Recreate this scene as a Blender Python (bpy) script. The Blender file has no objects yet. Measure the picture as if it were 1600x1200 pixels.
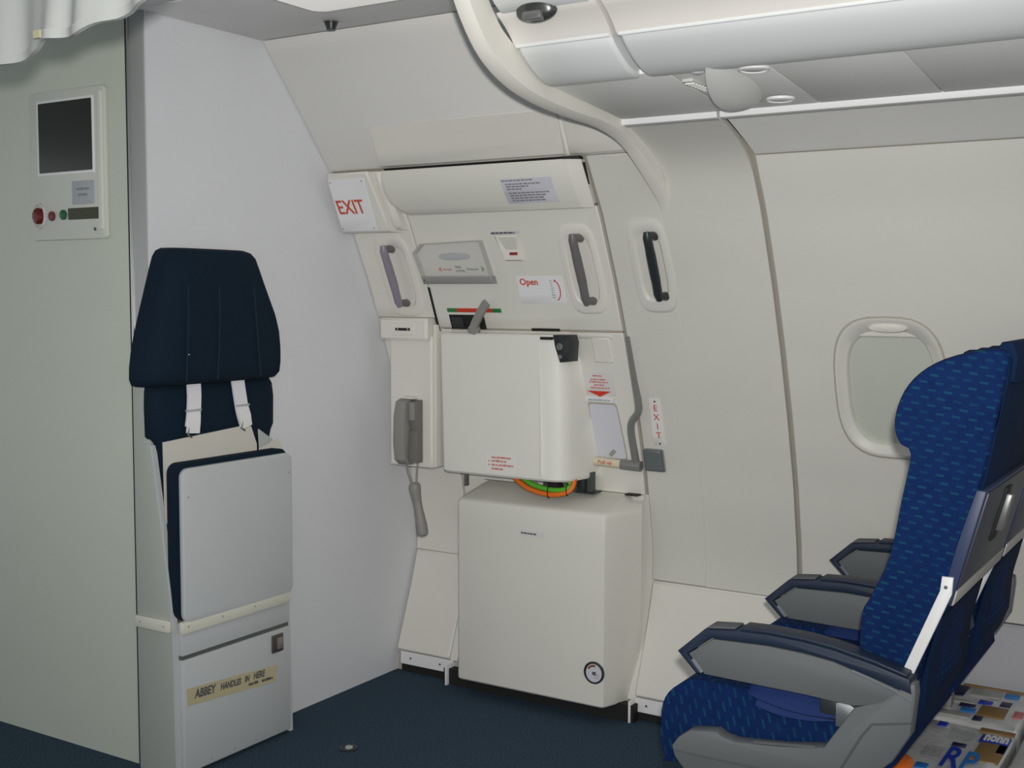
import bpy, bmesh, math, random
from mathutils import Vector, Matrix
random.seed(7)
S = bpy.context.scene
C = S.collection
PI = math.pi

# ------------------------------------------------------------------ camera, world, light, exposure
cam_d = bpy.data.cameras.new('camera'); cam = bpy.data.objects.new('camera', cam_d); C.objects.link(cam)
S.camera = cam
CAMP = Vector((0, 0, 1.36))
yaw, pit, rol = math.radians(32.13), math.radians(4.2), math.radians(.15)
cf0 = Vector((-math.sin(yaw), math.cos(yaw), 0)); cr = Vector((math.cos(yaw), math.sin(yaw), 0)); Z = Vector((0, 0, 1))
cf = cf0*math.cos(pit) - Z*math.sin(pit); cu = Z*math.cos(pit) + cf0*math.sin(pit)
cr, cu = cr*math.cos(rol) + cu*math.sin(rol), cu*math.cos(rol) - cr*math.sin(rol)
m = Matrix((cr, cu, -cf)).transposed().to_4x4(); m.translation = CAMP
cam.matrix_world = m
cam_d.sensor_width = 36.0; cam_d.lens = 36.0*1875/1600; cam_d.clip_start = .02

w = bpy.data.worlds.new('world'); S.world = w; w.use_nodes = True
w.node_tree.nodes['Background'].inputs[0].default_value = (.93, .97, 1.0, 1)
w.node_tree.nodes['Background'].inputs[1].default_value = .60

fl = bpy.data.lights.new('camera_flash', 'SPOT'); fl.energy = 225; fl.spot_size = math.radians(86); fl.spot_blend = 1.0; fl.shadow_soft_size = .022; fl.color = (1, .98, .945)
flo = bpy.data.objects.new('camera_flash', fl); C.objects.link(flo); flo.location = CAMP + cu*.072 + cr*.02 - cf*.02
flo.rotation_euler = (cf*1875 + cr*30 + cu*290).to_track_quat('-Z', 'Y').to_euler()
for i, (x, y, e) in enumerate([(-.6, .35, 7), (1.2, .35, 5)]):  # added fill lamps below the ceiling, out of view and without fixtures
    a = bpy.data.lights.new('aisle_fill', 'AREA'); a.shape = 'RECTANGLE'; a.size = 1.5; a.size_y = .25; a.energy = e; a.color = (1, .97, .92)
    ao = bpy.data.objects.new('aisle_fill', a); C.objects.link(ao); ao.location = (x, y, 2.10)

S.view_settings.view_transform = 'Standard'; S.view_settings.look = 'None'; S.view_settings.gamma = 1
S.view_settings.use_curve_mapping = False
S.view_settings.exposure = 0.16

# ------------------------------------------------------------------ materials
MATS = {}
def mat(name, col, rough=.55, metal=0, bump=0, scale=200, var=.03, spec=.4, coat=0):
    if name in MATS: return MATS[name]
    mt = bpy.data.materials.new(name); mt.use_nodes = True; nt = mt.node_tree; b = nt.nodes['Principled BSDF']
    b.inputs['Roughness'].default_value = rough; b.inputs['Metallic'].default_value = metal
    b.inputs['Specular IOR Level'].default_value = spec; b.inputs['Coat Weight'].default_value = coat
    tc = nt.nodes.new('ShaderNodeTexCoord'); n = nt.nodes.new('ShaderNodeTexNoise'); n.inputs['Scale'].default_value = 6; n.inputs['Detail'].default_value = 5
    nt.links.new(tc.outputs['Object'], n.inputs['Vector'])
    mx = nt.nodes.new('ShaderNodeMix'); mx.data_type = 'RGBA'
    mx.inputs['A'].default_value = tuple(max(0, c*(1-var)) for c in col)+(1,); mx.inputs['B'].default_value = tuple(min(1, c*(1+var)) for c in col)+(1,)
    nt.links.new(n.outputs['Fac'], mx.inputs['Factor']); nt.links.new(mx.outputs['Result'], b.inputs['Base Color'])
    if bump:
        n2 = nt.nodes.new('ShaderNodeTexNoise'); n2.inputs['Scale'].default_value = scale; n2.inputs['Detail'].default_value = 3
        nt.links.new(tc.outputs['Object'], n2.inputs['Vector'])
        bp = nt.nodes.new('ShaderNodeBump'); bp.inputs['Strength'].default_value = bump; bp.inputs['Distance'].default_value = .002
        nt.links.new(n2.outputs['Fac'], bp.inputs['Height']); nt.links.new(bp.outputs['Normal'], b.inputs['Normal'])
    MATS[name] = mt
    return mt

def carpet_mat():
    mt = bpy.data.materials.new('carpet'); mt.use_nodes = True; nt = mt.node_tree; b = nt.nodes['Principled BSDF']
    b.inputs['Roughness'].default_value = .95; b.inputs['Specular IOR Level'].default_value = .1
    tc = nt.nodes.new('ShaderNodeTexCoord'); n = nt.nodes.new('ShaderNodeTexNoise'); n.inputs['Scale'].default_value = 190; n.inputs['Detail'].default_value = 4
    nt.links.new(tc.outputs['Object'], n.inputs['Vector'])
    r = nt.nodes.new('ShaderNodeValToRGB'); r.color_ramp.elements[0].position = .35; r.color_ramp.elements[1].position = .68
    r.color_ramp.elements[0].color = (.022, .042, .064, 1); r.color_ramp.elements[1].color = (.062, .098, .138, 1)
    nt.links.new(n.outputs['Fac'], r.inputs[0]); nt.links.new(r.outputs[0], b.inputs['Base Color'])
    bp = nt.nodes.new('ShaderNodeBump'); bp.inputs['Strength'].default_value = .7; bp.inputs['Distance'].default_value = .004
    nt.links.new(n.outputs['Fac'], bp.inputs['Height']); nt.links.new(bp.outputs['Normal'], b.inputs['Normal'])
    return mt

def seat_fabric(name, mode):
    """blue moquette with short teal dashes in staggered rows; mode picks the weave direction"""
    mt = bpy.data.materials.new(name); mt.use_nodes = True; nt = mt.node_tree; b = nt.nodes['Principled BSDF']
    b.inputs['Roughness'].default_value = .9; b.inputs['Specular IOR Level'].default_value = .15
    N = nt.nodes.new; L = nt.links.new
    def M(op, a, c=None):
        k = N('ShaderNodeMath'); k.operation = op
        for i, v in enumerate((a, c)):
            if v is None: continue
            if isinstance(v, (int, float)): k.inputs[i].default_value = v
            else: L(v, k.inputs[i])
        return k.outputs[0]
    tc = N('ShaderNodeTexCoord'); sx = N('ShaderNodeSeparateXYZ')
    nz = N('ShaderNodeTexNoise'); nz.inputs['Scale'].default_value = 40
    L(tc.outputs['Object'], nz.inputs['Vector']); L(tc.outputs['Object'], sx.inputs[0])
    if mode == 'back':
        u = M('ADD', sx.outputs[0], sx.outputs[1]); v = M('ADD', sx.outputs[2], M('MULTIPLY', sx.outputs[0], .12)); pu, pv = .030, .0145
    else:
        u = M('ADD', sx.outputs[2], M('MULTIPLY', sx.outputs[1], .9)); v = M('ADD', sx.outputs[0], M('MULTIPLY', sx.outputs[2], .25)); pu, pv = .040, .0165
    vv = M('DIVIDE', v, pv); row = M('FLOOR', vv); fv = M('FRACT', vv)
    jit = M('FRACT', M('MULTIPLY', M('SINE', M('MULTIPLY', row, 12.9898)), 43.7))
    uu = M('ADD', M('DIVIDE', u, pu), M('ADD', M('MULTIPLY', row, .5), M('MULTIPLY', jit, .3))); fu = M('FRACT', uu); cell = M('FLOOR', uu)
    dash = M('MULTIPLY', M('LESS_THAN', fu, .5), M('LESS_THAN', fv, .32))
    rnd = M('FRACT', M('ABSOLUTE', M('MULTIPLY', M('SINE', M('ADD', M('MULTIPLY', cell, 7.13), M('MULTIPLY', row, 3.7))), 91.7)))
    fac = M('MULTIPLY', dash, M('ADD', .35, M('MULTIPLY', rnd, .65)))
    base = N('ShaderNodeMix'); base.data_type = 'RGBA'; base.inputs['A'].default_value = (.002, .012, .062, 1); base.inputs['B'].default_value = (.003, .021, .096, 1)
    L(nz.outputs['Fac'], base.inputs['Factor'])
    mx = N('ShaderNodeMix'); mx.data_type = 'RGBA'; L(fac, mx.inputs['Factor']); L(base.outputs['Result'], mx.inputs['A']); mx.inputs['B'].default_value = (.005, .052, .105, 1)
    L(mx.outputs['Result'], b.inputs['Base Color'])
    bp = N('ShaderNodeBump'); bp.inputs['Strength'].default_value = .3; bp.inputs['Distance'].default_value = .002
    n2 = N('ShaderNodeTexNoise'); n2.inputs['Scale'].default_value = 500; L(tc.outputs['Object'], n2.inputs['Vector']); L(n2.outputs['Fac'], bp.inputs['Height']); L(bp.outputs['Normal'], b.inputs['Normal'])
    return mt

def clear_plastic():
    mt = bpy.data.materials.new('clear_plastic'); mt.use_nodes = True; nt = mt.node_tree; b = nt.nodes['Principled BSDF']
    b.inputs['Base Color'].default_value = (.84, .83, .80, 1); b.inputs['Roughness'].default_value = .12; b.inputs['Alpha'].default_value = .14
    return mt

CREAM = mat('cream_lining', (.64, .63, .58), .5, bump=.05)
UPPERM = mat('lining_lit_copy', (.80, .79, .755), .5, bump=.05)  # lighter copy of the cream lining, brighter upper light put into its colour
HOUSM = mat('housing_moulding', (.80, .79, .73), .45, bump=.04)
CREAM2 = mat('cream_moulding', (.735, .715, .655), .45, bump=.04)
DOORM = mat('door_lining', (.715, .70, .64), .5, bump=.05)
WHITEC = mat('cool_white_laminate', (.71, .72, .745), .5, bump=.04)
PART = mat('grey_green_laminate', (.56, .60, .515), .45, bump=.06)
PODM = mat('pod_laminate', (.53, .555, .56), .5, bump=.06)
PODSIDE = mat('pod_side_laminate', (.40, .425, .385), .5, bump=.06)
CEILM = mat('ceiling_panel', (.86, .85, .84), .6, bump=.04)
GREYP = mat('service_grey', (.80, .80, .78), .55, bump=.03)
BINW = mat('bin_white', (.72, .74, .74), .4, bump=.03)
BINC = mat('bin_rail_cream', (.76, .73, .69), .4)
WHITE = mat('white_plastic', (.80, .80, .80), .4)
STRAPW = mat('white_webbing', (.78, .77, .82), .6, bump=.3, scale=900)
BLACK = mat('black_gap', (.012, .012, .012), .7)
DARKR = mat('dark_rubber', (.03, .035, .037), .6)
HANDG = mat('handle_grey', (.14, .135, .135), .4)
HANDB = mat('handle_black', (.022, .028, .03), .35)
HANDM = mat('handle_mauve', (.25, .225, .28), .35)
PHONE = mat('phone_grey', (.265, .255, .235), .5, bump=.05)
PHONED = mat('phone_dark_grey', (.17, .165, .155), .5)
NAVY = mat('navy_fabric', (.004, .014, .028), .85, bump=.5, scale=600, spec=.2)
NAVY2 = mat('navy_fabric_piping', (.008, .026, .046), .8, spec=.2)
METAL = mat('brushed_metal', (.62, .62, .62), .3, metal=.9)
STEEL = mat('grey_steel', (.20, .205, .20), .35, metal=.5)
TRIMG = mat('trim_grey', (.42, .43, .42), .35, metal=.3)
TRIMD = mat('trim_dark', (.10, .105, .10), .5)
BUMPER = mat('bumper_cream', (.68, .67, .58), .5)
SCREEN = mat('screen_glass', (.010, .013, .008), .12, spec=.6)
LCD = mat('lcd_olive', (.030, .038, .010), .3)
LABELG = mat('label_grey_blue', (.40, .44, .46), .5)
INKD = mat('ink_dark', (.10, .10, .11), .7)
INKG = mat('ink_grey', (.26, .26, .28), .7)
REDP = mat('red_paint', (.62, .045, .02), .5)
REDT = mat('red_text', (.58, .085, .05), .6)
PINKT = mat('pale_red_text', (.60, .22, .20), .6)
GREENP = mat('green_paint', (.02, .22, .06), .5)
PAPERW = mat('sticker_white', (.80, .80, .81), .45)
PAPERB = mat('sticker_lavender', (.62, .62, .68), .5)
REDBTN = mat('red_button', (.13, .010, .008), .3)
REDBTN2 = mat('dull_red_button', (.16, .03, .03), .35)
GRNBTN = mat('green_button', (.012, .11, .03), .3)
TAPE = mat('masking_tape', (.52, .47, .29), .7, bump=.2)
CARD = mat('paper_board', (.62, .60, .54), .7)
CLOTH = mat('curtain_white', (.33, .345, .335), .8, bump=.2, scale=700)
GOLDT = mat('cloth_gold_tag', (.36, .34, .22), .6)
SLATE = mat('armrest_grey', (.116, .127, .132), .5, bump=.05)
SHROUD = mat('shroud_grey', (.128, .138, .142), .5, bump=.05)
ARMCAP = mat('armrest_navy', (.012, .022, .045), .5, bump=.1)
ARMEDGE = mat('armrest_edge', (.18, .19, .21), .4)
TRAY = mat('tray_slate', (.045, .050, .066), .45)
TRAYS = mat('tray_side_blue', (.028, .042, .10), .45)
TRAYB = mat('tray_frame_beige', (.42, .40, .37), .5)
BELT = mat('belt_blue', (.004, .022, .12), .7, bump=.3, scale=700)
BACKD = mat('seat_rear_navy', (.004, .016, .050), .9, bump=.4, scale=500, spec=.15)
GASKET = mat('joint_gasket', (.40, .37, .31), .7)
OFFW = mat('shade_greenish', (.51, .535, .465), .55, bump=.05)
ORANGE = mat('orange_hose', (.75, .16, .015), .45)
GREENH = mat('green_hose', (.10, .42, .03), .45)
SIGNG = mat('box_grey', (.13, .15, .155), .5)
IVORY = mat('ivory_grip', (.66, .60, .44), .5)
BOXW = mat('wrap_white', (.62, .63, .62), .2, var=.18, coat=.6, bump=.9, scale=45)
BOXP = mat('wrap_grey_print', (.36, .36, .34), .35, var=.25)
BOXK = mat('cardboard', (.27, .16, .055), .6)
BLUEP = mat('print_blue', (.012, .045, .42), .4)
BLUEL = mat('print_sky_blue', (.02, .19, .55), .4)
NAVYP = mat('print_navy', (.012, .014, .06), .4)
CARPET = carpet_mat()
FABB = seat_fabric('seat_fabric_back', 'back'); FABC = seat_fabric('seat_fabric_cushion', 'cushion')
CLEAR = clear_plastic()
lampm = bpy.data.materials.new('lamp_diffuser'); lampm.use_nodes = True
lampm.node_tree.nodes['Principled BSDF'].inputs['Base Color'].default_value = (.78, .77, .74, 1)
lampm.node_tree.nodes['Principled BSDF'].inputs['Emission Color'].default_value = (1, .97, .92, 1)
lampm.node_tree.nodes['Principled BSDF'].inputs['Emission Strength'].default_value = .35

# ------------------------------------------------------------------ helpers
def obj(name, bm, mt, parent=None, ang=38):
    bmesh.ops.recalc_face_normals(bm, faces=bm.faces)
    me = bpy.data.meshes.new(name); bm.to_mesh(me); bm.free()
    for p in me.polygons: p.use_smooth = True
    me.set_sharp_from_angle(angle=math.radians(ang))
    me.materials.append(mt)
    o = bpy.data.objects.new(name, me); C.objects.link(o)
    if parent is not None: attach(o, parent)
    return o
def worldloc(o):
    p = Vector(o.location)
    while o.parent: o = o.parent; p = p + Vector(o.location)
    return p
OFF = {}
def attach(o, parent):
    """mesh coordinates are in world units; shift them to the parent's base"""
    o.parent = parent
    base = OFF.get(parent.name, Vector((0, 0, 0)))
    o.matrix_parent_inverse = Matrix.Translation(-base)
def tag(o, label, cat, group=None):
    o['label'] = label; o['category'] = cat
    if group: o['group'] = group
    return o
def thing(name, label, cat, loc=(0, 0, 0), group=None):
    o = bpy.data.objects.new(name, None); C.objects.link(o); o.location = loc; o.empty_display_size = .05
    OFF[o.name] = Vector(loc)
    return tag(o, label, cat, group)
def struct(o): o['kind'] = 'structure'; return o
def box(bm, x0, x1, y0, y1, z0, z1, bev=0, seg=2):
    vs = [bm.verts.new((x, y, z)) for x in (x0, x1) for y in (y0, y1) for z in (z0, z1)]
    fs = [bm.faces.new([vs[i] for i in f]) for f in ((0, 1, 3, 2), (4, 6, 7, 5), (0, 4, 5, 1), (2, 3, 7, 6), (0, 2, 6, 4), (1, 5, 7, 3))]
    if bev:
        es = set(e for f in fs for e in f.edges)
        bmesh.ops.bevel(bm, geom=list(es), offset=bev, segments=seg, profile=.5, affect='EDGES')
    return bm
def bx(*a, **k): return box(bmesh.new(), *a, **k)
def loft(loops, closed=True, cap=True, bm=None):
    bm = bm or bmesh.new()
    R = [[bm.verts.new(p) for p in L] for L in loops]
    n = len(R[0])
    for a, b in zip(R, R[1:]):
        for i in range(n if closed else n-1):
            j = (i+1) % n
            try: bm.faces.new((a[i], a[j], b[j], b[i]))
            except ValueError: pass
    if cap and closed:
        for r in (R[0], R[-1]):
            try: bm.faces.new(r)
            except ValueError: pass
    return bm
def prism(poly, axis, a, b, bev=0, seg=2, bm=None):
    """poly: 2-D points in the two other axes (x,z for axis y; y,z for axis x; x,y for axis z)"""
    def P(p, t): return {'y': (p[0], t, p[1]), 'x': (t, p[0], p[1]), 'z': (p[0], p[1], t)}[axis]
    own = bmesh.new()
    loft([[P(p, a) for p in poly], [P(p, b) for p in poly]], bm=own)
    if bev:
        caps = [f for f in own.faces if len(f.verts) == len(poly)]
        es = set(e for f in caps for e in f.edges)
        bmesh.ops.recalc_face_normals(own, faces=own.faces)
        bmesh.ops.bevel(own, geom=list(es), offset=bev, segments=seg, profile=.5, affect='EDGES', clamp_overlap=True)
    if bm is None: return own
    me = bpy.data.meshes.new('tmp'); own.to_mesh(me); own.free(); bm.from_mesh(me); bpy.data.meshes.remove(me)
    return bm
def smooth_path(pts, n=8, closed=False):
    P = [Vector(p) for p in pts]; out = []
    N = len(P)
    rng = range(N if closed else N-1)
    for i in rng:
        p0 = P[i-1] if (closed or i > 0) else P[0]*2-P[1]
        p1 = P[i]; p2 = P[(i+1) % N]
        p3 = P[(i+2) % N] if (closed or i+2 < N) else P[-1]*2-P[-2]
        for k in range(n):
            t = k/n
            out.append(.5*((2*p1)+(p2-p0)*t+(2*p0-5*p1+4*p2-p3)*t*t+(3*p1-p0-3*p2+p3)*t**3))
    if not closed: out.append(P[-1])
    return out
def tube(pts, r, seg=10, bm=None, cap=True, sq=None):
    """round tube (or flat strap when sq=(half_w, half_t, up)) along pts"""
    P = [Vector(p) for p in pts]; loops = []
    ref = None
    for i, p in enumerate(P):
        t = (P[min(i+1, len(P)-1)]-P[max(i-1, 0)]).normalized()
        if ref is None:
            ref = Vector(sq[2]) if sq else (Vector((0, 0, 1)) if abs(t.z) < .8 else Vector((1, 0, 0)))
        n1 = (ref - t*ref.dot(t)).normalized(); n2 = t.cross(n1); 
        if not sq: ref = n1
        if sq: loops.append([p+n1*a*sq[0]+n2*b*sq[1] for a, b in ((1, 1), (-1, 1), (-1, -1), (1, -1))])
        else:
            rr = r[i] if isinstance(r, (list, tuple)) else r
            loops.append([p+(n1*math.cos(2*PI*k/seg)+n2*math.sin(2*PI*k/seg))*rr for k in range(seg)])
    return loft(loops, cap=cap, bm=bm)
def supel(a, b, n, N=40):
    out = []
    for k in range(N):
        t = 2*PI*k/N; c, s = math.cos(t), math.sin(t)
        out.append((a*math.copysign(abs(c)**(2/n), c), b*math.copysign(abs(s)**(2/n), s)))
    return out
def rrect(x0, x1, y0, y1, r, k=4):
    out = []
    for cx, cy, a0 in ((x1-r, y1-r, 0), (x0+r, y1-r, 90), (x0+r, y0+r, 180), (x1-r, y0+r, 270)):
        for i in range(k+1):
            a = math.radians(a0+90*i/k); out.append((cx+r*math.cos(a), cy+r*math.sin(a)))
    return out

# cabin cross-section: outboard y of the lining at height z
PZ = [.0, .08, .2, .3, .42, .5, .6, .8, 1.0, 1.2, 1.4, 1.6, 1.763, 1.97, 2.138, 2.3]
PY = [3.40, 3.416, 3.462, 3.50, 3.538, 3.543, 3.53, 3.487, 3.425, 3.353, 3.27, 3.172, 3.065, 2.895, 2.754, 2.62]
def yw(z):
    if z <= PZ[0]: return PY[0]
    for i in range(len(PZ)-1):
        if z <= PZ[i+1]:
            t = (z-PZ[i])/(PZ[i+1]-PZ[i]); return PY[i]*(1-t)+PY[i+1]*t
    return PY[-1]
def zrows(z0, z1, step=.05):
    n = max(1, math.ceil((z1-z0)/step)); return [z0+(z1-z0)*i/n for i in range(n+1)]
def slab(x0, x1, z0, z1, d=.0, t=.01, c=.003, r=0, yf=None, xl=None, xr=None, back=None, bm=None, step=.04):
    """moulded panel that follows the curved lining: front at yw(z)-d (or yf(z)), t thick, chamfer c, corner radius r"""
    yf = yf or (lambda z: yw(z)-d)
    xl = xl or (lambda z: x0); xr = xr or (lambda z: x1)
    zs = zrows(z0+c, z1-c, step)
    if r:
        zs = sorted(set([round(v, 5) for v in zs if z0+r < v < z1-r] + [round(z0+r-(r-c)*math.cos(PI/2*i/5), 5) for i in range(6)] + [round(z1-r+(r-c)*math.cos(PI/2*i/5), 5) for i in range(6)]))
    def ins(z):
        if not r: return 0
        q = 0
        if z < z0+r: q = z0+r-z
        elif z > z1-r: q = z-(z1-r)
        q = min(q, r*.9999); return r-math.sqrt(max(0, r*r-q*q))
    rows = [(z0, c)] + [(z, 0) for z in zs] + [(z1, c)]
    L = []
    for z, sink in rows:
        i = ins(z if not sink else (z0+c if z == z0 else z1-c)); a, b = xl(z)+i, xr(z)-i; f = yf(z); bk = back(z) if back else f+t
        bk = max(bk, f+sink+.0005)
        L.append([(a, bk, z), (a, min(f+c, bk), z), (a+c, f+sink, z), (b-c, f+sink, z), (b, min(f+c, bk), z), (b, bk, z)])
    return loft(L, bm=bm)
def wf(x, z, d=0):
    e = .01; a = Vector((0, (yw(z+e)-yw(z-e))/(2*e), 1)).normalized()
    return Vector((x, yw(z)-d, z)), Vector((1, 0, 0)), a
def wloft(cx, cz, loops, N=40, cap=True):
    """loops (half_w, half_h, exponent, depth) of a rounded moulding lying on the lining"""
    L = []
    for a, b, n, d in loops:
        L.append([(cx+u, yw(cz+v)-d, cz+v) for u, v in supel(a, b, n, N)])
    bm = bmesh.new(); R = [[bm.verts.new(p) for p in l] for l in L]
    for p, q in zip(R, R[1:]):
        for i in range(N): bm.faces.new((p[i], p[(i+1) % N], q[(i+1) % N], q[i]))
    if cap: bm.faces.new(R[-1])
    return bm
def text(name, s, size, org, right, up, mt, parent, ext=.0005, align='LEFT', sx=1.0, off=0, shear=0):
    cu_ = bpy.data.curves.new('txt', 'FONT'); cu_.body = s; cu_.size = size; cu_.extrude = ext; cu_.align_x = align; cu_.offset = off; cu_.shear = shear
    cu_.resolution_u = 3
    o = bpy.data.objects.new('txt', cu_); C.objects.link(o)
    dg = bpy.context.evaluated_depsgraph_get(); me = bpy.data.meshes.new_from_object(o.evaluated_get(dg))
    bpy.data.objects.remove(o); bpy.data.curves.remove(cu_)
    right = Vector(right).normalized(); up = Vector(up).normalized(); nn = right.cross(up); org = Vector(org)
    for v in me.vertices: v.co = org+right*(v.co.x*sx)+up*v.co.y+nn*v.co.z
    me.name = name; me.materials.clear(); me.materials.append(mt)
    ob = bpy.data.objects.new(name, me); C.objects.link(ob)
    if parent is not None: attach(ob, parent)
    return ob
def print_lines(name, org, right, up, lines, h, mt, parent):
    """unreadably small print: rows of word-length strokes; lines = (x0, y, length)"""
    bm = bmesh.new(); right = Vector(right).normalized(); up = Vector(up).normalized(); nn = right.cross(up); org = Vector(org)
    for x0, y, ln in lines:
        x = x0
        while x < x0+ln-.001:
            wl = min(random.uniform(.006, .016)*(h/.004)**.5, x0+ln-x)
            hh = h*random.uniform(.75, 1)
            q = [org+right*a+up*b+nn*.0006 for a, b in ((x, y), (x+wl, y), (x+wl, y+hh), (x, y+hh))]
            bm.faces.new([bm.verts.new(p) for p in q]); x += wl+.0022
    return obj(name, bm, mt, parent)
def lathe(prof, org, axis, N=24, bm=None):
    """prof: (radius, height along axis)"""
    ax = Vector(axis).normalized(); ref = Vector((0, 0, 1)) if abs(ax.z) < .9 else Vector((1, 0, 0))
    n1 = (ref-ax*ref.dot(ax)).normalized(); n2 = ax.cross(n1); org = Vector(org)
    return loft([[org+ax*h+(n1*math.cos(2*PI*k/N)+n2*math.sin(2*PI*k/N))*max(r, 1e-4) for k in range(N)] for r, h in prof], bm=bm)
def screw(parent, org, axis, r=.003, mt=None):
    return obj('screw', lathe([(r, 0), (r, .0012), (r*.6, .0018)], org, axis, 10), mt or STEEL, parent)

XB = -2.64          # aft face of the forward bulkhead
YP = 2.305          # aisle face of the partition

# ------------------------------------------------------------------ setting: floor, ceiling, bulkhead, partition
struct(tag(obj('floor', bx(-6, 3.2, -2.2, 3.6, -.05, 0), CARPET), 'dark blue-grey carpet covering the cabin floor', 'floor'))
ce = struct(tag(obj('ceiling', bx(-6, 3.2, -2.2, 2.83, 2.14, 2.2), CEILM), 'pale grey flat ceiling panels above the exit area', 'ceiling'))
obj('ceiling_panel', bx(-2.63, -1.53, 2.27, 2.745, 2.134, 2.141, bev=.002), CEILM, ce)
obj('ceiling_panel', bx(-2.63, -1.53, 1.35, 2.262, 2.134, 2.141, bev=.002), CEILM, ce)
obj('ceiling_panel', bx(-4.4, -2.735, 1.35, 2.30, 2.134, 2.141, bev=.002), CEILM, ce)

wfw = struct(tag(obj('wall_forward', loft([[(XB-.02, YP+.001, z) for z in (0, 2.14)]+[(XB-.02, 3.6, z) for z in (2.14, 0)],
        [(XB, YP+.001, z) for z in (0, 2.14)]+[(XB, 3.6, z) for z in (2.14, 0)]]), WHITEC), 'cool white laminate bulkhead behind the attendant seat', 'wall'))
wai = struct(tag(obj('wall_aisle', bx(-6, -2.722, YP, YP+.03, 0, 2.14), PART), 'grey-green laminate partition along the aisle with the control panel', 'wall'))
tr = thing('trim_1', 'vertical grey metal strip on the corner of the partition', 'trim', (-2.70, YP, 0)); struct(tr)
obj('dark_groove', bx(-2.7235, -2.713, YP-.001, YP+.03, 0, 2.14), BLACK, tr)
obj('bright_bead', bx(-2.7135, -2.7045, YP-.006, YP+.03, 0, 2.14, bev=.003), METAL, tr)
obj('edge_strip', bx(-2.705, -2.646, YP-.003, YP+.03, 0, 2.14, bev=.003), TRIMG, tr)

# outboard lining: a backing skin with the moulded panels as its pieces
wo = struct(tag(obj('wall_outboard', loft([[(x, yw(z)+.022, z) for z in zrows(0, 2.3, .05)]+[(x, 3.66, 2.3), (x, 3.66, 0)] for x in (-2.64, 3.0)]), GASKET),
        'curved cream side wall lining of the cabin', 'wall'))
def lining(name, mt, *a, parent=wo, **k): return obj(name, slab(*a, **k), mt, parent)
# sloping panel above the exit and the access flap set into it
lining('upper_panel', UPPERM, -2.636, -1.40, 1.766, 2.136, d=.0, t=.02, c=.004)
up_d = lambda z: yw(z) - .003 - .022*(1.885-z)/.12
lining('upper_access_panel', CREAM2, -2.40, -1.725, 1.768, 1.885, yf=up_d, back=lambda z: yw(z)+.01, c=.002, xl=lambda z: -2.408+.02*(z-1.768)/.117, xr=lambda z: -1.735+.018*(z-1.768)/.117)
lining('upper_filler_panel', CREAM2, -1.712, -1.45, 1.768, 1.87, d=.012, t=.02, c=.003, xl=lambda z: -1.722+.02*(z-1.768)/.117)
# forward jamb beside the exit, carries the exit box and the handset
lining('forward_jamb_panel', CREAM2, -2.636, -2.392, 1.285, 1.758, d=.004, t=.02, c=.003)
lining('forward_jamb_panel', CREAM2, -2.636, -2.415, .425, 1.28, d=.004, t=.02, c=.003)
# aft jamb between exit and seats
lining('aft_jamb_panel', CREAM, -1.676, -1.486, .432, 1.762, d=.003, t=.02, c=.003)
# dado fairings
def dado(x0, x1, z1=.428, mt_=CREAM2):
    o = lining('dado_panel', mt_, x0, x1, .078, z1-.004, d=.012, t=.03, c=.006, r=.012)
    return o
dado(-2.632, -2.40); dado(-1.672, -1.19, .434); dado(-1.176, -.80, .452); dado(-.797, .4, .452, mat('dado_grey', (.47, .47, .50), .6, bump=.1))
for x0, x1 in ((-2.615, -2.385), (-1.67, .4)):
    lining('kick_strip', WHITE, x0, x1, .028, .074, yf=lambda z: 3.408, t=.006, c=.001)
    lining('kick_recess', BLACK, x0, x1, .0, .03, yf=lambda z: 3.414, t=.006, c=.001)
for x in (-2.57, -2.44, -1.63, -1.54):
    screw(wo, (x, 3.408, .052), (0, -1, 0), .004, TRIMD)
obj('kick_end_bracket', bx(-2.385, -2.378, 3.36, 3.45, .0, .07, bev=.001), WHITE, wo)
obj('kick_end_bracket', bx(-1.676, -1.669, 3.37, 3.45, .0, .07, bev=.001), WHITE, wo)
obj('dado_end_panel', loft([[(x, yw(z)-.004, z) for z in zrows(.075, .42)]+[(x, 3.5, .42), (x, 3.5, .075)] for x in (-2.398, -2.368)]), CREAM2, wo)

# window panel with a real opening
WX, WZ, WA, WB = -.880, 1.103, .152, .199
def wext(z):
    q = abs((z-WZ)/WB)
    return 0 if q >= 1 else WA*(1-q**3.0)**(1/3.0)
bm = bmesh.new()
for (za, zb, inside) in ((.452, WZ-WB, 0), (WZ-WB, WZ+WB, 1), (WZ+WB, 1.735, 0)):
    zz = zrows(za, zb, .04) if not inside else [WZ-WB*math.cos(PI*i/40) for i in range(41)]
    L1, L2 = [], []
    for z in zz:
        y = yw(z)-.004; e = wext(z)
        L1.append([(-1.174, y+.018, z), (-1.174, y+.004, z), (-1.170, y, z), (WX-e, y, z)])
        L2.append([(WX+e, y, z), (.9, y, z)])
    loft(L1, closed=False, bm=bm); loft(L2, closed=False, bm=bm)
bmesh.ops.remove_doubles(bm, verts=bm.verts, dist=.0002)
obj('window_panel', bm, CREAM, wo)
wn = thing('window_1', 'rounded cabin window with its pale shade pulled down', 'window', (WX, yw(WZ), WZ)); struct(wn)
obj('window_frame', wloft(WX, WZ, [(WA+.002, WB+.002, 3, .002), (WA-.001, WB-.001, 3, .009), (WA-.008, WB-.008, 3, .009), (WA-.016, WB-.016, 3, .002), (WA-.030, WB-.034, 3.1, -.004), (WA-.036, WB-.04, 3.2, -.018), (WA-.05, WB-.05, 3.2, -.018)], cap=False), mat('window_frame_cream', (.65, .64, .59), .45), wn)
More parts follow.
